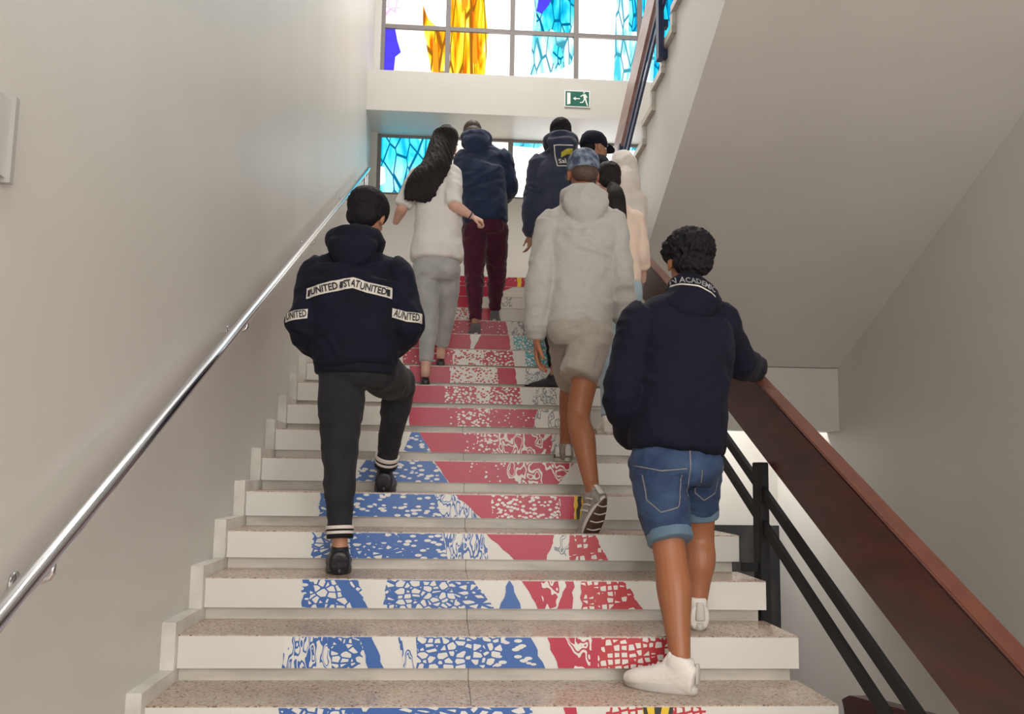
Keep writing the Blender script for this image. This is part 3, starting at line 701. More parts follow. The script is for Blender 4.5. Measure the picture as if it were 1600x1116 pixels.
def curls(amp, sc): 
    return lambda c, n: amp*(1-2.2*abs(noise.noise(c*sc))) + amp*.5*noise.noise(c*sc*2.4)
def short_hair(root, T, s=1, m=HAIRM, vol=1.0, fold=None, nape=True, lab=None):
    T = T @ Matrix.Scale(s, 4); bm = bmesh.new()
    blob(bm, (0, -.018, .048), (.083*vol, .103*vol, .082*vol), T)
    if nape: blob(bm, (0, -.055, -.018), (.068*vol, .055, .062), T)
    for sx in (-1, 1): blob(bm, (sx*.062, -.02, .02), (.020, .045, .045), T)
    o = fuse('hair', bm, m, root, .006, 2, fold or curls(.003, 55))
    if lab: o['label'] = lab
    return o
CL = {
 'navy': cloth('navy_fleece', (.004, .005, .016), (.003, .004, .012), .02),
 'navy2': cloth('deep_navy_cotton', (.004, .0045, .016), (.003, .003, .011), .02),
 'navy3': cloth('hazed_navy_cotton', (.018, .032, .075), (.012, .022, .055), .2),  # window haze on the distant navy hoodie put into a lighter colour
 'navy4': cloth('hazed_dark_navy_cotton', (.030, .036, .068), (.02, .026, .05), .2),  # dark navy lightened in colour to carry the veil of haze
 'grey': cloth('grey_marl_jersey', (.40, .39, .37), (.375, .365, .345), .2, 45),
 'greyshort': cloth('beige_grey_jersey', (.36, .325, .29), (.33, .30, .265), .2, 40),
 'char': cloth('charcoal_jersey', (.020, .020, .024), (.014, .014, .018), .05),
 'white': cloth('white_cotton', (.72, .70, .68), (.66, .64, .62), .2),
 'lgrey': cloth('light_grey_cotton', (.40, .40, .40), (.33, .33, .335), .3, 12),
 'maroon': cloth('maroon_cotton', (.085, .012, .035), (.06, .008, .026), .2),
 'cream': cloth('cream_cotton', (.72, .56, .46), (.66, .52, .43), .2),
 'offw': cloth('off_white_fleece', (.68, .62, .56), (.62, .57, .52), .3),
 'dark': cloth('black_cotton', (.006, .006, .011), (.005, .005, .009), .02),
 'rib': cloth('navy_ribbing', (.004, .005, .014), (.003, .004, .01), .02),
}
M['pw'] = mat('print_white_rubber', (.62, .58, .52), .6); M['pk'] = mat('print_black_rubber', (.008, .009, .016), .6)
M['blk'] = mat('black_shoe_leather', (.010, .010, .014), .42); M['wsh'] = mat('white_shoe_leather', (.72, .68, .63), .45)
M['gsh'] = noisy('grey_running_mesh', (.34, .31, .29), (.22, .2, .19), 60, .6); M['rub'] = mat('white_rubber', (.66, .64, .6), .5)
M['sgrey'] = mat('off_white_rubber', (.52, .49, .46), .55); M['brs'] = mat('brown_rubber', (.09, .045, .035), .6)
M['gcan'] = cloth('grey_canvas', (.16, .15, .16), (.12, .11, .12), .1)
# denim
dn = noisy('denim', (.012, .030, .085), (.036, .075, .155), 7, .8, bump=.4, bscale=90, lo=.42, hi=.72, detail=5, sheen=.05); M['denim'] = dn
M['cuffd'] = cloth('denim_inside', (.12, .185, .25), (.09, .15, .21), .1); M['stitch'] = mat('stitching', (.22, .20, .19), .8)

zt = lambda n: n*RS+TT
# ---- 1: man in navy hoodie with white lettered bands, charcoal joggers
r1 = person('person in navy hoodie with white lettered bands and charcoal joggers climbing with one knee raised', 0)
Y = .88; A1 = lambda x, y, dy=0: at(x, y, Y+dy)
j = {'pelvis': A1(556, 560, .05), 'neck': A1(553, 392, .07), 'head': A1(575, 341, .15),
 'shL': A1(498, 428, .07), 'shR': A1(618, 430, .07), 'elL': A1(476, 508, .02), 'elR': A1(634, 506, .02), 'wrL': A1(512, 556, .22), 'wrR': A1(600, 552, .24),
 'hiL': A1(534, 598, .05), 'hiR': A1(588, 580, .08), 'knL': A1(531, 705, .02), 'anL': A1(531, 852, -.02), 'knR': A1(624, 602, .44), 'anR': at(601, 738, 1.56),
 'toL': at(524, 888, 1.04), 'toR': at(601, 756, 1.74)}
T1 = headM(j['head'], -.35, -.28, .05)
body(r1, j, SK['a'], T1, .95, .008)
bm = torso_bm(j, 1, rx=(.182, .205, .215, .185), ry=(.15, .155, .16, .13), hem=-.04)
for k in 'LR': sleeve(bm, j, k, 1, r=(.082, .078, .078, .055))
collar_hood(bm, A1(556, 384, .10), .105, .115, .040, s=.95)
hd = fuse('hoodie', bm, CL['navy'], r1, .009, 3, folds(.010, 8, (1, 1, 1.5), 1))
bm = bmesh.new(); P = j['pelvis']
loft(bm, [(P-V((0, 0, .030)), .180, .139), (P-V((0, 0, .070)), .177, .136)], p=2.3, K=28, ch=(.1, .1)); fuse('hem_band', bm, CL['rib'], hd, .008, 1)
tr = bvh_of(hd)
band = xz([(481, 462), (520, 455), (555, 449), (575, 456), (614, 463)], Y)
def offs(p, dz): return [(x, z+dz) for x, z in p]
bm = bmesh.new(); strip(bm, band, .048, 120); project('chest_band', bm, M['pw'], hd, tr, off=.003)
for wd_, pt_, xs_ in (('UNITED', [(488, 461), (532, 454)], .80), ('STAT', [(540, 452), (553, 450), (566, 453)], .70), ('UNITED', [(567, 455), (605, 462)], .74)):
    bm = text_bm(wd_, .043, xz(pt_, Y), bold=.0012, xs=xs_); project('lettering', bm, M['pk'], hd, tr, off=.0065)
for bb in ([(483, 462), (487, 461)], [(535, 453), (540, 452)], [(606, 462), (611, 463)]):
    bm = bmesh.new(); strip(bm, xz(bb, Y), .03, 4); project('band_mark', bm, M['pk'], hd, tr, off=.0065)
for pts, tx in (([(447, 498), (465, 496), (484, 494)], 'UNITED'), ([(614, 492), (636, 499), (660, 500)], 'AUNITED')):
    b_ = xz(pts, Y); bm = bmesh.new(); strip(bm, b_, .042, 60); project('sleeve_band', bm, M['pw'], hd, tr, off=.003)
    bm = text_bm(tx, .044, b_, bold=.001, xs=.6); project('lettering', bm, M['pk'], hd, tr, off=.0065)
bm = bmesh.new(); trouser(bm, j, 1, r=(.094, .092, .076, .066, .052), end=.86, hipw=(.165, .125))
fuse('joggers', bm, CL['char'], r1, .009, 3, folds(.007, 9, (1, 1, 1.4), 2))
for k in 'LR':
    K_, A_ = V(j['kn'+k]), V(j['an'+k])
    for q, (t0, t1, mm) in enumerate(((.80, .835, 'offw'), (.835, .855, 'dark'), (.855, .885, 'offw'), (.885, .93, 'dark'))):
        bm = bmesh.new(); loft(bm, [(K_.lerp(A_, t0), .060-.0012*q, .060-.0012*q), (K_.lerp(A_, t1), .0592-.0012*q, .0592-.0012*q)], cap=False, K=24)
        o = meshobj('ankle_cuff', bm, CL[mm], r1, True)
        if mm == 'offw': o['label'] = 'white stripe on the ankle cuff'
shoe(r1, ANK(531), (-.12, 1), zt(2), .27, 0, M['blk'], M['blk'], 'shoe', width=1.15, s=1.05)
shoe(r1, ANK(603), (.0, 1), zt(4), .27, 0, M['blk'], M['blk'], 'shoe', width=1.15, s=1.05)
short_hair(r1, T1, 1.0, HAIRM, 1.12)
# ---- 2: woman with long hair, white T-shirt
r2 = person('person with long dark hair in a white T-shirt and light grey trousers', 0)
Y = 3.05; A2 = lambda x, y, dy=0: at(x, y, Y+dy)
j = {'pelvis': A2(682, 412, .0), 'neck': A2(688, 255, .06), 'head': A2(697, 226, .14),
 'shL': A2(652, 277, .05), 'shR': A2(707, 272, .03), 'elL': A2(630, 322, .02), 'elR': A2(708, 320, -.09), 'wrL': A2(618, 348, .17), 'wrR': A2(737, 338, -.06),
 'hiL': A2(664, 425), 'hiR': A2(699, 425, .03), 'knL': A2(670, 500, .02), 'knR': A2(698, 488, .16), 'anL': at(665, 577, 3.02), 'anR': at(689, 549, 3.34),
 'toL': at(664, 592, 3.16), 'toR': at(688, 565, 3.48)}
T2 = headM(j['head'], -.75, -.2, .15)
body(r2, j, SK['b'], T2, .9, .0055, am=1.15, hands=[(j['wrR'], V(j['wrR'])-V(j['elR'])+V((0, 0, .02)), (0, -.5, 1), 1, 1.6)])
bm = torso_bm(j, .93, rx=(.195, .17, .165, .16), ry=(.158, .14, .13, .11), hem=.02)
for k in 'LR': sleeve(bm, j, k, .93, r=(.070, .068, .060, .05), t=0)
ts = fuse('t_shirt', bm, CL['white'], r2, .008, 3, folds(.008, 8, (1.2, 1, .9), 3))
bm = bmesh.new(); trouser(bm, j, .93, r=(.092, .086, .070, .060, .052), end=.84, hipw=(.178, .13)); fuse('trousers', bm, CL['lgrey'], r2, .008, 3, folds(.005, 10, (1, 1, 1.2), 4))
bm = bmesh.new(); hh = V(j['head'])
loft(bm, [(hh+V((.0, -.02, .10)), .05, .05), (hh+V((.0, -.03, .06)), .088, .095), (hh+V((-.02, -.055, -.01)), .094, .085), (A2(681, 260, -.02), .100, .07), (A2(665, 281, -.06), .112, .062), (A2(656, 299, -.08), .108, .045), (A2(653, 314, -.08), .092, .025)], K=26, ch=(.8, .3))
h_ = fuse('hair', bm, HAIRB, r2, .007, 3, lambda c, n: .0045*noise.noise(V((c.x*62+c.z*26, c.y*40, c.z*4))) + (.03*noise.noise(V((c.x*45, 3, 0)))*max(0, -n.z) if n.z < -.4 else 0))
shoe(r2, ANK(666), (-.05, 1), zt(8), .24, 0, M['blk'], M['blk'], 'flat_shoe', low=True, s=.95)
shoe(r2, ANK(688), (.0, 1), zt(9), .24, 0, M['blk'], M['blk'], 'flat_shoe', low=True, s=.95)
bm = bmesh.new(); wr, el = V(j['wrR']), V(j['elR']); q = el.lerp(wr, .96); loft(bm, [(el.lerp(wr, .9), .026, .026), (q, .025, .025)], cap=False, K=18); meshobj('bracelet', bm, M['blk'], r2, True)
# ---- 3: man in navy hoodie and maroon trousers
r3 = person('person in navy hoodie and maroon trousers with grey shoes near the top of the stairs', 0)
Y = 4.02; A3 = lambda x, y, dy=0: at(x, y, Y+dy)
j = {'pelvis': A3(758, 345), 'neck': A3(748, 226, .10), 'head': A3(738, 212, .24),
 'shL': A3(726, 248, .06), 'shR': A3(785, 248, .06), 'elL': A3(722, 298, .06), 'elR': A3(795, 293, .08), 'wrL': A3(728, 318, .3), 'wrR': A3(785, 312, .32),
 'hiL': A3(742, 362), 'hiR': A3(774, 362, .04), 'knL': A3(741, 430, .06), 'knR': A3(776, 425, .2), 'anL': at(743, 504, 4.02), 'anR': at(773, 488, 4.34),
 'toL': at(743, 515, 4.2), 'toR': at(773, 498, 4.52)}
T3 = headM(j['head'], .1, -.55, 0)
body(r3, j, SK['a'], T3, .93, .009)
bm = torso_bm(j, .97, rx=(.185, .195, .21, .19), ry=(.14, .15, .155, .12), hem=-.03)
for k in 'LR': sleeve(bm, j, k, .97, r=(.085, .08, .074, .055))
collar_hood(bm, A3(744, 222, .1), .10, .105, .04, s=.95)
fuse('hoodie', bm, CL['navy3'], r3, .010, 3, folds(.009, 8, (1, 1, 1.4), 5))
bm = bmesh.new(); trouser(bm, j, .95, r=(.10, .092, .078, .068, .050), end=.93, hipw=(.17, .13)); fuse('trousers', bm, CL['maroon'], r3, .009, 3, folds(.010, 10, (1, 1, 1.6), 6))
shoe(r3, ANK(743), (-.1, 1), zt(11), .27, 0, M['gcan'], M['rub'], 'sneaker'); shoe(r3, ANK(773), (.1, 1), zt(12), .27, 0, M['gcan'], M['rub'], 'sneaker')
short_hair(r3, T3, .93, noisy('cropped_brown_hair', (.05, .032, .025), (.08, .055, .045), 60, .6), 1.0, curls(.001, 60))
# ---- 4: navy hoodie with a printed square
r4 = person('person in navy hoodie with a white-edged square print on the back', 0)
Y = 3.2; A4 = lambda x, y, dy=0: at(x, y, Y+dy)
j = {'pelvis': A4(872, 395), 'neck': A4(873, 232, .06), 'head': A4(876, 212, .13),
 'shL': A4(843, 258, .04), 'shR': A4(912, 258, .04), 'elL': A4(831, 318, .0), 'elR': A4(925, 320, .0), 'wrL': A4(829, 368, .06), 'wrR': A4(925, 365, .06),
 'hiL': A4(856, 415), 'hiR': A4(888, 415, .03), 'knL': A4(860, 500, .1), 'knR': A4(890, 480, .3), 'anL': at(868, 575, 3.12), 'anR': at(890, 545, 3.5),
 'toL': at(845, 592, 3.14), 'toR': at(892, 560, 3.68)}
T4 = headM(j['head'], -.1, -.25, 0)
body(r4, j, SK['a'], T4, .95, .009, dirs={'L': (-.93, .36, zt(8))}, hands=[(A4(828, 366, .06), (0, .1, -1), (1, .2, 0), -1, .7)])
bm = torso_bm(j, 1, rx=(.18, .185, .20, .19), ry=(.14, .14, .15, .12), hem=-.04)
for k in 'LR': sleeve(bm, j, k, 1, r=(.080, .070, .064, .05))
collar_hood(bm, A4(875, 226, .08), .10, .105, .038, s=.95)
h4 = fuse('hoodie', bm, CL['navy4'], r4, .010, 3, folds(.009, 8, (1, 1, 1.4), 7)); tr = bvh_of(h4)
for a, b_ in (((863, 233), (868, 266)), ((868, 266), (900, 266))):
    bm = bmesh.new(); q0, q1 = at(*a, Y), at(*b_, Y); n_ = 14; h_ = .007
    dx = (h_, 0) if abs(q0.x-q1.x) < abs(q0.z-q1.z) else (0, h_)
    vs = [[bm.verts.new((q0.x+(q1.x-q0.x)*i/n_+dx[0]*s_, 0, q0.z+(q1.z-q0.z)*i/n_+dx[1]*s_)) for i in range(n_+1)] for s_ in (0, 1)]
    for i in range(n_): bm.faces.new((vs[0][i], vs[0][i+1], vs[1][i+1], vs[1][i]))
    project('print_edge', bm, M['pw'], h4, tr, off=.003, start=1)
bm = bmesh.new(); strip(bm, xz([(863, 233), (893, 233)], Y), .007, 14); project('print_edge', bm, M['pw'], h4, tr, off=.003, start=1)
bm = bmesh.new(); strip(bm, xz([(875, 247), (884, 242), (893, 241)], Y), .035, 10); project('print_patch', bm, mat('print_olive', (.42, .36, .03), .6), h4, tr, off=.0032, start=1)
bm = text_bm('Sal', .052, xz([(868, 258), (886, 256)], Y), bold=.001); project('lettering', bm, M['pw'], h4, tr, off=.004, start=1)
bm = bmesh.new(); trouser(bm, j, 1, r=(.09, .082, .064, .056, .048), end=.94, hipw=(.165, .125)); fuse('trousers', bm, CL['dark'], r4, .010, 3, folds(.006, 9, (1, 1, 1.3), 8))
shoe(r4, ANK(872), (-.93, .36), zt(8), .27, 0, M['blk'], M['blk'], 'shoe'); shoe(r4, ANK(890), (.1, 1), zt(9), .27, 0, M['blk'], M['blk'], 'shoe')
short_hair(r4, T4, .95)
# ---- 5: capped head seen past the others
r5 = person('person in a dark cap whose face is turned right, seen above the ponytail', 0)
Y = 3.5; A5 = lambda x, y, dy=0: at(x, y, Y+dy)
j = {'pelvis': A5(930, 405), 'neck': A5(928, 262, .02), 'head': A5(929, 233, .08),
 'shL': A5(897, 282), 'shR': A5(958, 282), 'elL': A5(893, 335), 'elR': A5(966, 335), 'wrL': A5(897, 380, .15), 'wrR': A5(962, 380, .15),
 'hiL': A5(915, 420), 'hiR': A5(945, 420), 'knL': A5(915, 490, .1), 'knR': A5(945, 480, .3), 'anL': at(915, 555, 3.5), 'anR': at(945, 530, 3.85),
 'toL': at(915, 568, 3.68), 'toR': at(945, 543, 4.02)}
T5 = headM(j['head'], -1.15, -.08, 0)
body(r5, j, SK['a'], T5, .98, .008)
bm = torso_bm(j, .95, hem=-.04)
for k in 'LR': sleeve(bm, j, k, .95)
collar_hood(bm, A5(928, 258, .04), .095, .10, .03, s=.9)
fuse('hoodie', bm, CL['navy2'], r5, .010, 3, folds(.008, 8, seed=9))
bm = bmesh.new(); trouser(bm, j, .95, end=.94); fuse('trousers', bm, CL['dark'], r5, .010, 3)
shoe(r5, ANK(915), (0, 1), zt(9)+.0, .27, 0, M['blk'], M['blk'], 'shoe'); shoe(r5, ANK(945), (0, 1), zt(11), .26, 0, M['blk'], M['blk'], 'shoe')
def cap(root, T, m, s=1, brim_dir=1, lab=None):
    T = T @ Matrix.Scale(s, 4); bm = bmesh.new()
    R0 = [(.086, .106, .018), (.089, .109, .035), (.088, .108, .06), (.080, .098, .09), (.060, .073, .118), (.03, .037, .132), (.006, .007, .135)]
    K_ = 28; rows = []
    for rx_, ry_, z in R0: rows.append([bm.verts.new(T @ V((math.cos(2*math.pi*i/K_)*rx_, -.012+math.sin(2*math.pi*i/K_)*ry_, z - (.012 if rx_ > .08 and math.sin(2*math.pi*i/K_) < 0 else 0)))) for i in range(K_)])
    for a, b_ in zip(rows, rows[1:]):
        for i in range(K_): bm.faces.new((a[i], a[(i+1) % K_], b_[(i+1) % K_], b_[i]))
    bm.faces.new(rows[-1]); bm.faces.new(rows[0][::-1])
    c = meshobj('cap', bm, m, root, True)
    if lab: c['label'] = lab
    bm = bmesh.new(); top, bot = [], []
    for dz, lst in ((0, bot), (.005, top)):
        for i in range(13):
            a = math.pi*(i/12); e = math.sin(a)
            inner = T @ V((-math.cos(a)*.078, .06+e*.035, .03+dz)); outer = T @ V((-math.cos(a)*.085, .062+e*.105, .03+dz-.018*e))
            lst.append((bm.verts.new(inner), bm.verts.new(outer)))
    for i in range(12):
        bm.faces.new((bot[i][0], bot[i][1], bot[i+1][1], bot[i+1][0])); bm.faces.new((top[i][0], top[i+1][0], top[i+1][1], top[i][1])); bm.faces.new((bot[i][1], top[i][1], top[i+1][1], bot[i+1][1]))
    meshobj('brim', bm, m, c, True)
    bm = bmesh.new(); blob(bm, (0, -.012, .137), (.008, .008, .005), T, 2); meshobj('button', bm, m, c, True); return c
cap(r5, T5, CL['navy2'], 1.02)
bm = bmesh.new(); blob(bm, (0, -.055, -.005), (.070, .050, .055), T5); fuse('hair', bm, HAIRM, r5, .006, 2, curls(.002, 60))
# ---- 8: white hooded figure next to the upper flight
r8 = person('person in an off-white hoodie with the hood up beside the upper flight', 0)
Y = 3.15; A8 = lambda x, y, dy=0: at(x, y, Y+dy)
j = {'pelvis': A8(975, 420), 'neck': A8(976, 292, .02), 'head': A8(974, 270, .1),
 'shL': A8(948, 312), 'shR': A8(996, 312), 'elL': A8(942, 365), 'elR': A8(999, 365), 'wrL': A8(950, 400, .15), 'wrR': A8(992, 405, .15),
 'hiL': A8(962, 435), 'hiR': A8(988, 435), 'knL': A8(962, 510, .1), 'knR': A8(988, 500, .25), 'anL': at(962, 580, 3.1), 'anR': at(988, 555, 3.45),
 'toL': at(962, 592, 3.28), 'toR': at(988, 568, 3.62)}
T8 = headM(j['head'], -.2, -.35, 0)
body(r8, j, SK['b'], T8, .9, .009)
bm = torso_bm(j, .82, hem=-.03)
for k in 'LR': sleeve(bm, j, k, .85)
blob(bm, V((0, -.03, .025)), (.103, .115, .125), T8); loft(bm, [(V(j['head'])-V((0, .03, .02)), .10, .11), (V(j['neck'])-V((0, .02, .0)), .105, .10), (V(j['neck'])-V((0, .0, .06)), .13, .09)])
fuse('hoodie', bm, CL['offw'], r8, .009, 3, folds(.009, 9, seed=11))
bm = bmesh.new(); trouser(bm, j, .85, end=.94); fuse('trousers', bm, CL['lgrey'], r8, .010, 3)
shoe(r8, ANK(962), (0, 1), zt(8), .25, 0, M['wsh'], M['rub'], 'sneaker'); shoe(r8, ANK(988), (0, 1), zt(9), .25, 0, M['wsh'], M['rub'], 'sneaker')
# ---- 7: dark ponytail, cream top
r7 = person('person with a dark ponytail in a cream top, partly hidden by the grey hoodie', 0)
Y = 2.25; A7 = lambda x, y, dy=0: at(x, y, Y+dy)
j = {'pelvis': A7(965, 450), 'neck': A7(958, 318, .03), 'head': A7(949, 285, .1),
 'shL': A7(925, 343), 'shR': A7(990, 343), 'elL': A7(918, 400), 'elR': A7(1002, 398), 'wrL': A7(925, 450, .12), 'wrR': A7(1004, 440, .12),
 'hiL': A7(950, 470), 'hiR': A7(980, 470), 'knL': A7(950, 560, .1), 'knR': A7(980, 545, .3), 'anL': at(950, 658, 2.2), 'anR': at(980, 625, 2.55),
 'toL': at(950, 675, 2.38), 'toR': at(980, 640, 2.72)}
T7 = headM(j['head'], .2, -.25, 0)
body(r7, j, SK['b'], T7, .88, .009)
bm = torso_bm(j, .88, rx=(.165, .16, .185, .17), hem=.02)
for k in 'LR': sleeve(bm, j, k, .88, r=(.072, .064, .055, .048), t=.5)
fuse('top', bm, CL['cream'], r7, .009, 3, folds(.008, 9, (1.3, 1, .8), seed=12))
bm = bmesh.new(); trouser(bm, j, .88, end=.94); fuse('trousers', bm, cloth('pale_blue_cotton', (.35, .45, .52)), r7, .010, 3)
shoe(r7, ANK(950), (0, 1), zt(6), .25, 0, M['wsh'], M['rub'], 'sneaker'); shoe(r7, ANK(980), (0, 1), zt(7), .25, 0, M['wsh'], M['rub'], 'sneaker')
o = short_hair(r7, T7, .92, HAIRB, 1.05)
bm = bmesh.new(); loft(bm, [(A7(957, 292, -.02), .035, .035), (A7(962, 305, -.06), .055, .045), (A7(966, 325, -.09), .050, .035), (A7(972, 343, -.09), .030, .022), (A7(975, 350, -.09), .010, .008)], K=20)
fuse('ponytail', bm, HAIRB, o, .006, 2, lambda c, n: .004*noise.noise(V((c.x*50, c.y*30, c.z*6))))
# ---- 6: grey hoodie, cap and shorts
r6 = person('person in grey hoodie, patterned dark cap and beige-grey shorts in the middle of the stairs', 0)
Y = 1.42; A6 = lambda x, y, dy=0: at(x, y, Y+dy)
j = {'pelvis': A6(905, 495, .02), 'neck': A6(912, 312, .05), 'head': A6(911, 273, .10),
 'shL': A6(862, 350, .03), 'shR': A6(956, 348, .03), 'elL': A6(843, 440, -.02), 'elR': A6(970, 432, -.02), 'wrL': A6(838, 528, .04), 'wrR': A6(975, 510, .1),
 'hiL': A6(884, 522, .06), 'hiR': A6(925, 530, -.02), 'knL': A6(893, 590, .42), 'knR': A6(904, 650, -.06), 'anL': at(884, 690, 2.02), 'anR': at(926, 768, 1.12),
 'toL': at(882, 712, 2.18), 'toR': at(912, 822, 1.2)}
T6 = headM(j['head'], .05, -.12, 0)
body(r6, j, SK['c'], T6, .96, .005, 1.18, hands=[(A6(839, 530, .04), (.03, .15, -1), (-1, .15, .0), -1, .55)], hs=1.18)
bm = torso_bm(j, 1, rx=(.165, .172, .195, .195), ry=(.14, .14, .15, .125), hem=-.055)
for k in 'LR': sleeve(bm, j, k, 1, r=(.078, .070, .064, .052))
collar_hood(bm, A6(910, 316, .05), .092, .10, .036, s=1)
h6 = fuse('hoodie', bm, CL['grey'], r6, .009, 3, folds(.010, 8, (1, 1, 1.4), 13))
bm = bmesh.new(); g = lambda k: V(j[k]); P = g('pelvis')
loft(bm, [(P+V((0, 0, .10)), .15, .12), (P, .165, .135), (P-V((0, 0, .08)), .165, .14)], p=2.3)
loft(bm, [(g('hiR')+V((0, 0, .03)), .105, .11), (A6(912, 565, -.03), .100, .105), (A6(903, 590, -.05), .098, .10)], K=22, ch=(.8, .12))
loft(bm, [(g('hiL')+V((0, 0, .03)), .10, .11), (g('hiL').lerp(g('knL'), .6), .092, .10), (g('knL'), .085, .088)], K=22)
fuse('shorts', bm, CL['greyshort'], r6, .009, 3, folds(.009, 9, (1, 1, 1.3), 14))
shoe(r6, ANK(926), (-.42, .9), zt(3)+.01, .28, .95, M['gsh'], M['rub'], 'running_shoe', lab=None, heeltab=M['rub'], outs=M['brs'], flash=M['rub'])
shoe(r6, ANK(884), (-.1, 1), zt(5), .28, 0, M['gsh'], M['rub'], 'running_shoe', heeltab=M['rub'], outs=M['brs'], flash=M['rub'])
capm = noisy('tie_dye_cotton', (.035, .05, .10), (.22, .27, .34), 22, .8, lo=.42, hi=.62, bump=.1)
cap(r6, T6, capm, .98)
bm = bmesh.new(); blob(bm, (0, -.052, -.012), (.070, .052, .060), T6); fuse('hair', bm, noisy('clipped_hair', (.09, .05, .035), (.05, .03, .025), 90, .7), r6, .006, 2)
# ---- 9: navy top with lettered collar and denim shorts
r9 = person('person in navy sweatshirt with lettered collar and denim shorts leaning on the wooden banister', 0)
Y = .42; A9 = lambda x, y, dy=0: at(x, y, Y+dy)
j = {'pelvis': A9(1056, 690, .0), 'neck': A9(1072, 466, .05), 'head': A9(1075, 412, .10),
 'shL': A9(1000, 503, .03), 'shR': A9(1122, 500, .05), 'elL': A9(972, 618, -.02), 'elR': at(1156, 566, .60), 'wrL': A9(990, 690, .16), 'wrR': at(1184, 578, .92),
 'hiL': A9(1025, 735, .0), 'hiR': A9(1088, 730, .06), 'knL': A9(1047, 868, -.12), 'knR': A9(1092, 842, .13), 'anL': at(1064, 1040, .17), 'anR': at(1089, 955, .52),
 'toL': at(1018, 1088, .22), 'toR': at(1090, 985, .68)}
T9 = headM(j['head'], .12, -.12, .03)
body(r9, j, SK['c'], T9, 1.0, .005, 1.22, dirs={'L': (-.8, .6, zt(0)), 'R': (.05, 1, zt(1))}, hands=[(at(1188, 580, .97), (.1, 1, .25), (0, -.2, 1), -1, .9)])
bm = torso_bm(j, 1.0, rx=(.188, .19, .198, .195), ry=(.152, .15, .155, .13), hem=-.04)
sleeve(bm, j, 'L', 1, r=(.082, .076, .072, .055)); sleeve(bm, j, 'R', 1, r=(.080, .070, .066, .052), t=.9)
h9 = fuse('sweatshirt', bm, CL['navy2'], r9, .009, 3, folds(.009, 8, (1, 1, 1.4), 15))
# stand-up collar folded over, with lettering and a white edge
bm = bmesh.new(); n_ = V(j['neck'])
for (z0, z1, f0, f1) in ((.0, .0, 1, 1),):
    loft(bm, [(n_+V((.012, -.005, -.035)), .135, .125), (n_+V((.010, .0, .0)), .120, .112), (n_+V((.004, .008, .032)), .096, .092), (n_+V((0, .012, .045)), .080, .080)], K=36)
    loft(bm, [(n_+V((.0, -.07, -.02)), .10, .05), (n_+V((.0, -.085, -.06)), .095, .045), (n_+V((.0, -.08, -.10)), .06, .03)], K=24)
cl9 = fuse('collar', bm, CL['navy2'], r9, .006, 3, folds(.003, 12, seed=16)); trc = bvh_of(cl9)
pw = xz([(1031, 444), (1060, 446), (1085, 451), (1105, 461), (1112, 468)], Y)
bm = bmesh.new(); strip(bm, pw, .007, 50); project('collar_piping', bm, M['pw'], cl9, trc, off=.002, start=1)
bm = text_bm('CON ACADEMIC', .038, xz([(1028, 438), (1060, 438), (1088, 443), (1118, 458)], Y), bold=.0005, xs=.78)
project('lettering', bm, mat('print_grey', (.30, .30, .31), .6), cl9, trc, off=.002, start=1)
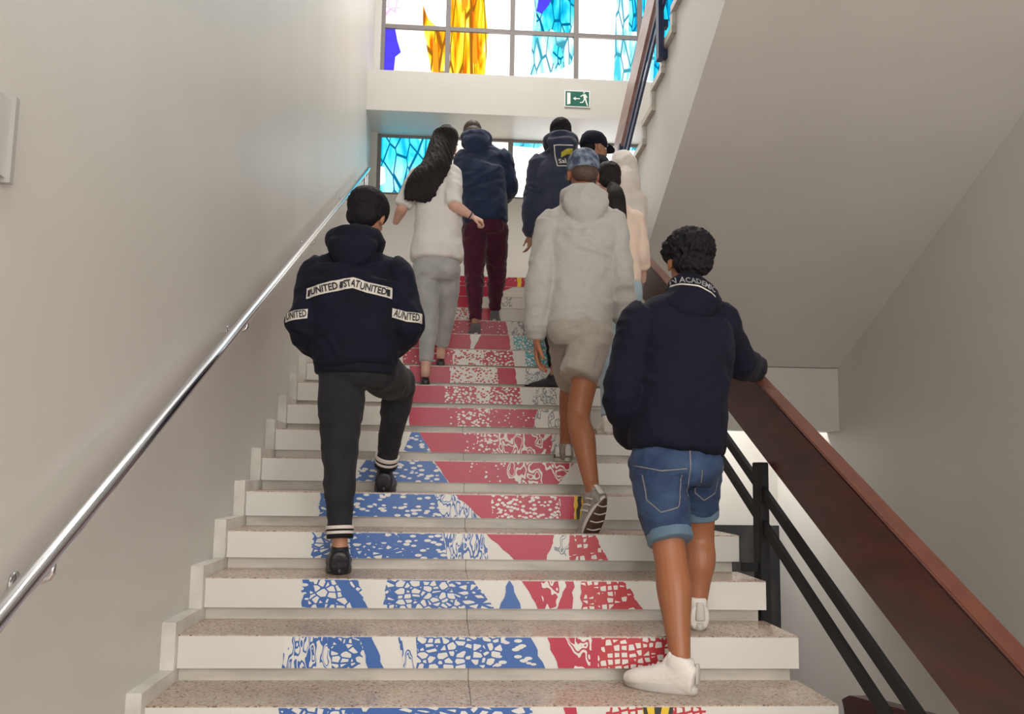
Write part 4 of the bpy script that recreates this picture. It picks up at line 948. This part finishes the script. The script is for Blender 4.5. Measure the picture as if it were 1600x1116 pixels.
# denim shorts
bm = bmesh.new(); g = lambda k: V(j[k]); P = g('pelvis')
loft(bm, [(P+V((0, 0, .05)), .12, .09), (P+V((0, 0, -.01)), .158, .118), (P-V((0, 0, .09)), .178, .145)], p=2.3)
kL, kR = A9(1046, 838, -.10), A9(1092, 800, .10)
loft(bm, [(g('hiL')+V((0, 0, .03)), .105, .12), (g('hiL').lerp(kL, .5), .098, .11), (kL, .080, .088)], K=22, ch=(.8, .12))
loft(bm, [(g('hiR')+V((0, 0, .03)), .100, .115), (g('hiR').lerp(kR, .5), .088, .10), (kR, .072, .080)], K=22, ch=(.8, .12))
d9 = fuse('denim_shorts', bm, M['denim'], r9, .008, 3, folds(.009, 9, (1, 1, 1.5), 17)); trd = bvh_of(d9)
for k, (hp, kp) in {'L': (g('hiL'), kL), 'R': (g('hiR'), kR)}.items():
    r_ = .086 if k == 'L' else .078; dd = (kp-hp).normalized()
    bm = bmesh.new(); loft(bm, [(kp-dd*.016, r_*1.0, r_*1.07), (kp+dd*.022, r_*.985, r_*1.055)], K=30, p=2.1, ch=(.06, .06)); fuse('turned_up_cuff', bm, M['cuffd'], d9, .005, 1, folds(.002, 14, seed=18))['label'] = 'pale turned-up denim cuff'
for pts in ([(1064, 705), (1063, 740), (1064, 775)], [(985, 728), (1020, 736), (1058, 733)], [(995, 742), (1000, 780), (1018, 798), (1045, 790), (1052, 742)], [(1082, 735), (1084, 770), (1098, 782), (1118, 770), (1122, 730)]):
    q = xz(pts, Y); bm = bmesh.new(); N = 30; L_ = []
    for i in range(N+1):
        t = i/N*(len(q)-1); k = min(int(t), len(q)-2); f = t-k; a, b_ = V(q[k]), V(q[k+1]); c = a.lerp(b_, f); tt = (b_-a).normalized(); nn = V((-tt.y, tt.x))*.0018
        L_.append((bm.verts.new((c.x-nn.x, 0, c.y-nn.y)), bm.verts.new((c.x+nn.x, 0, c.y+nn.y))))
    for a, b_ in zip(L_, L_[1:]): bm.faces.new((a[0], b_[0], b_[1], a[1]))
    project('seam_stitching', bm, M['stitch'], d9, trd, off=.002, start=1)
shoe(r9, ANK(1070), (-.80, .60), zt(0), .275, 0, M['wsh'], M['sgrey'], 'sneaker', ht=.088, s=1.08, heeltab=M['sgrey'])
shoe(r9, ANK(1089), (.05, 1), zt(1), .275, 0, M['wsh'], M['sgrey'], 'sneaker', ht=.088, s=1.08, heeltab=M['sgrey'])
T = T9; bm = bmesh.new()
blob(bm, (0, -.02, .052), (.098, .112, .088), T); blob(bm, (0, -.055, -.01), (.078, .056, .062), T); blob(bm, (.05, .03, .065), (.055, .06, .055), T); blob(bm, (-.045, .03, .065), (.05, .06, .05), T)
fuse('hair', bm, HAIRM, r9, .005, 1, curls(.010, 42))['label'] = 'thick curly black hair'
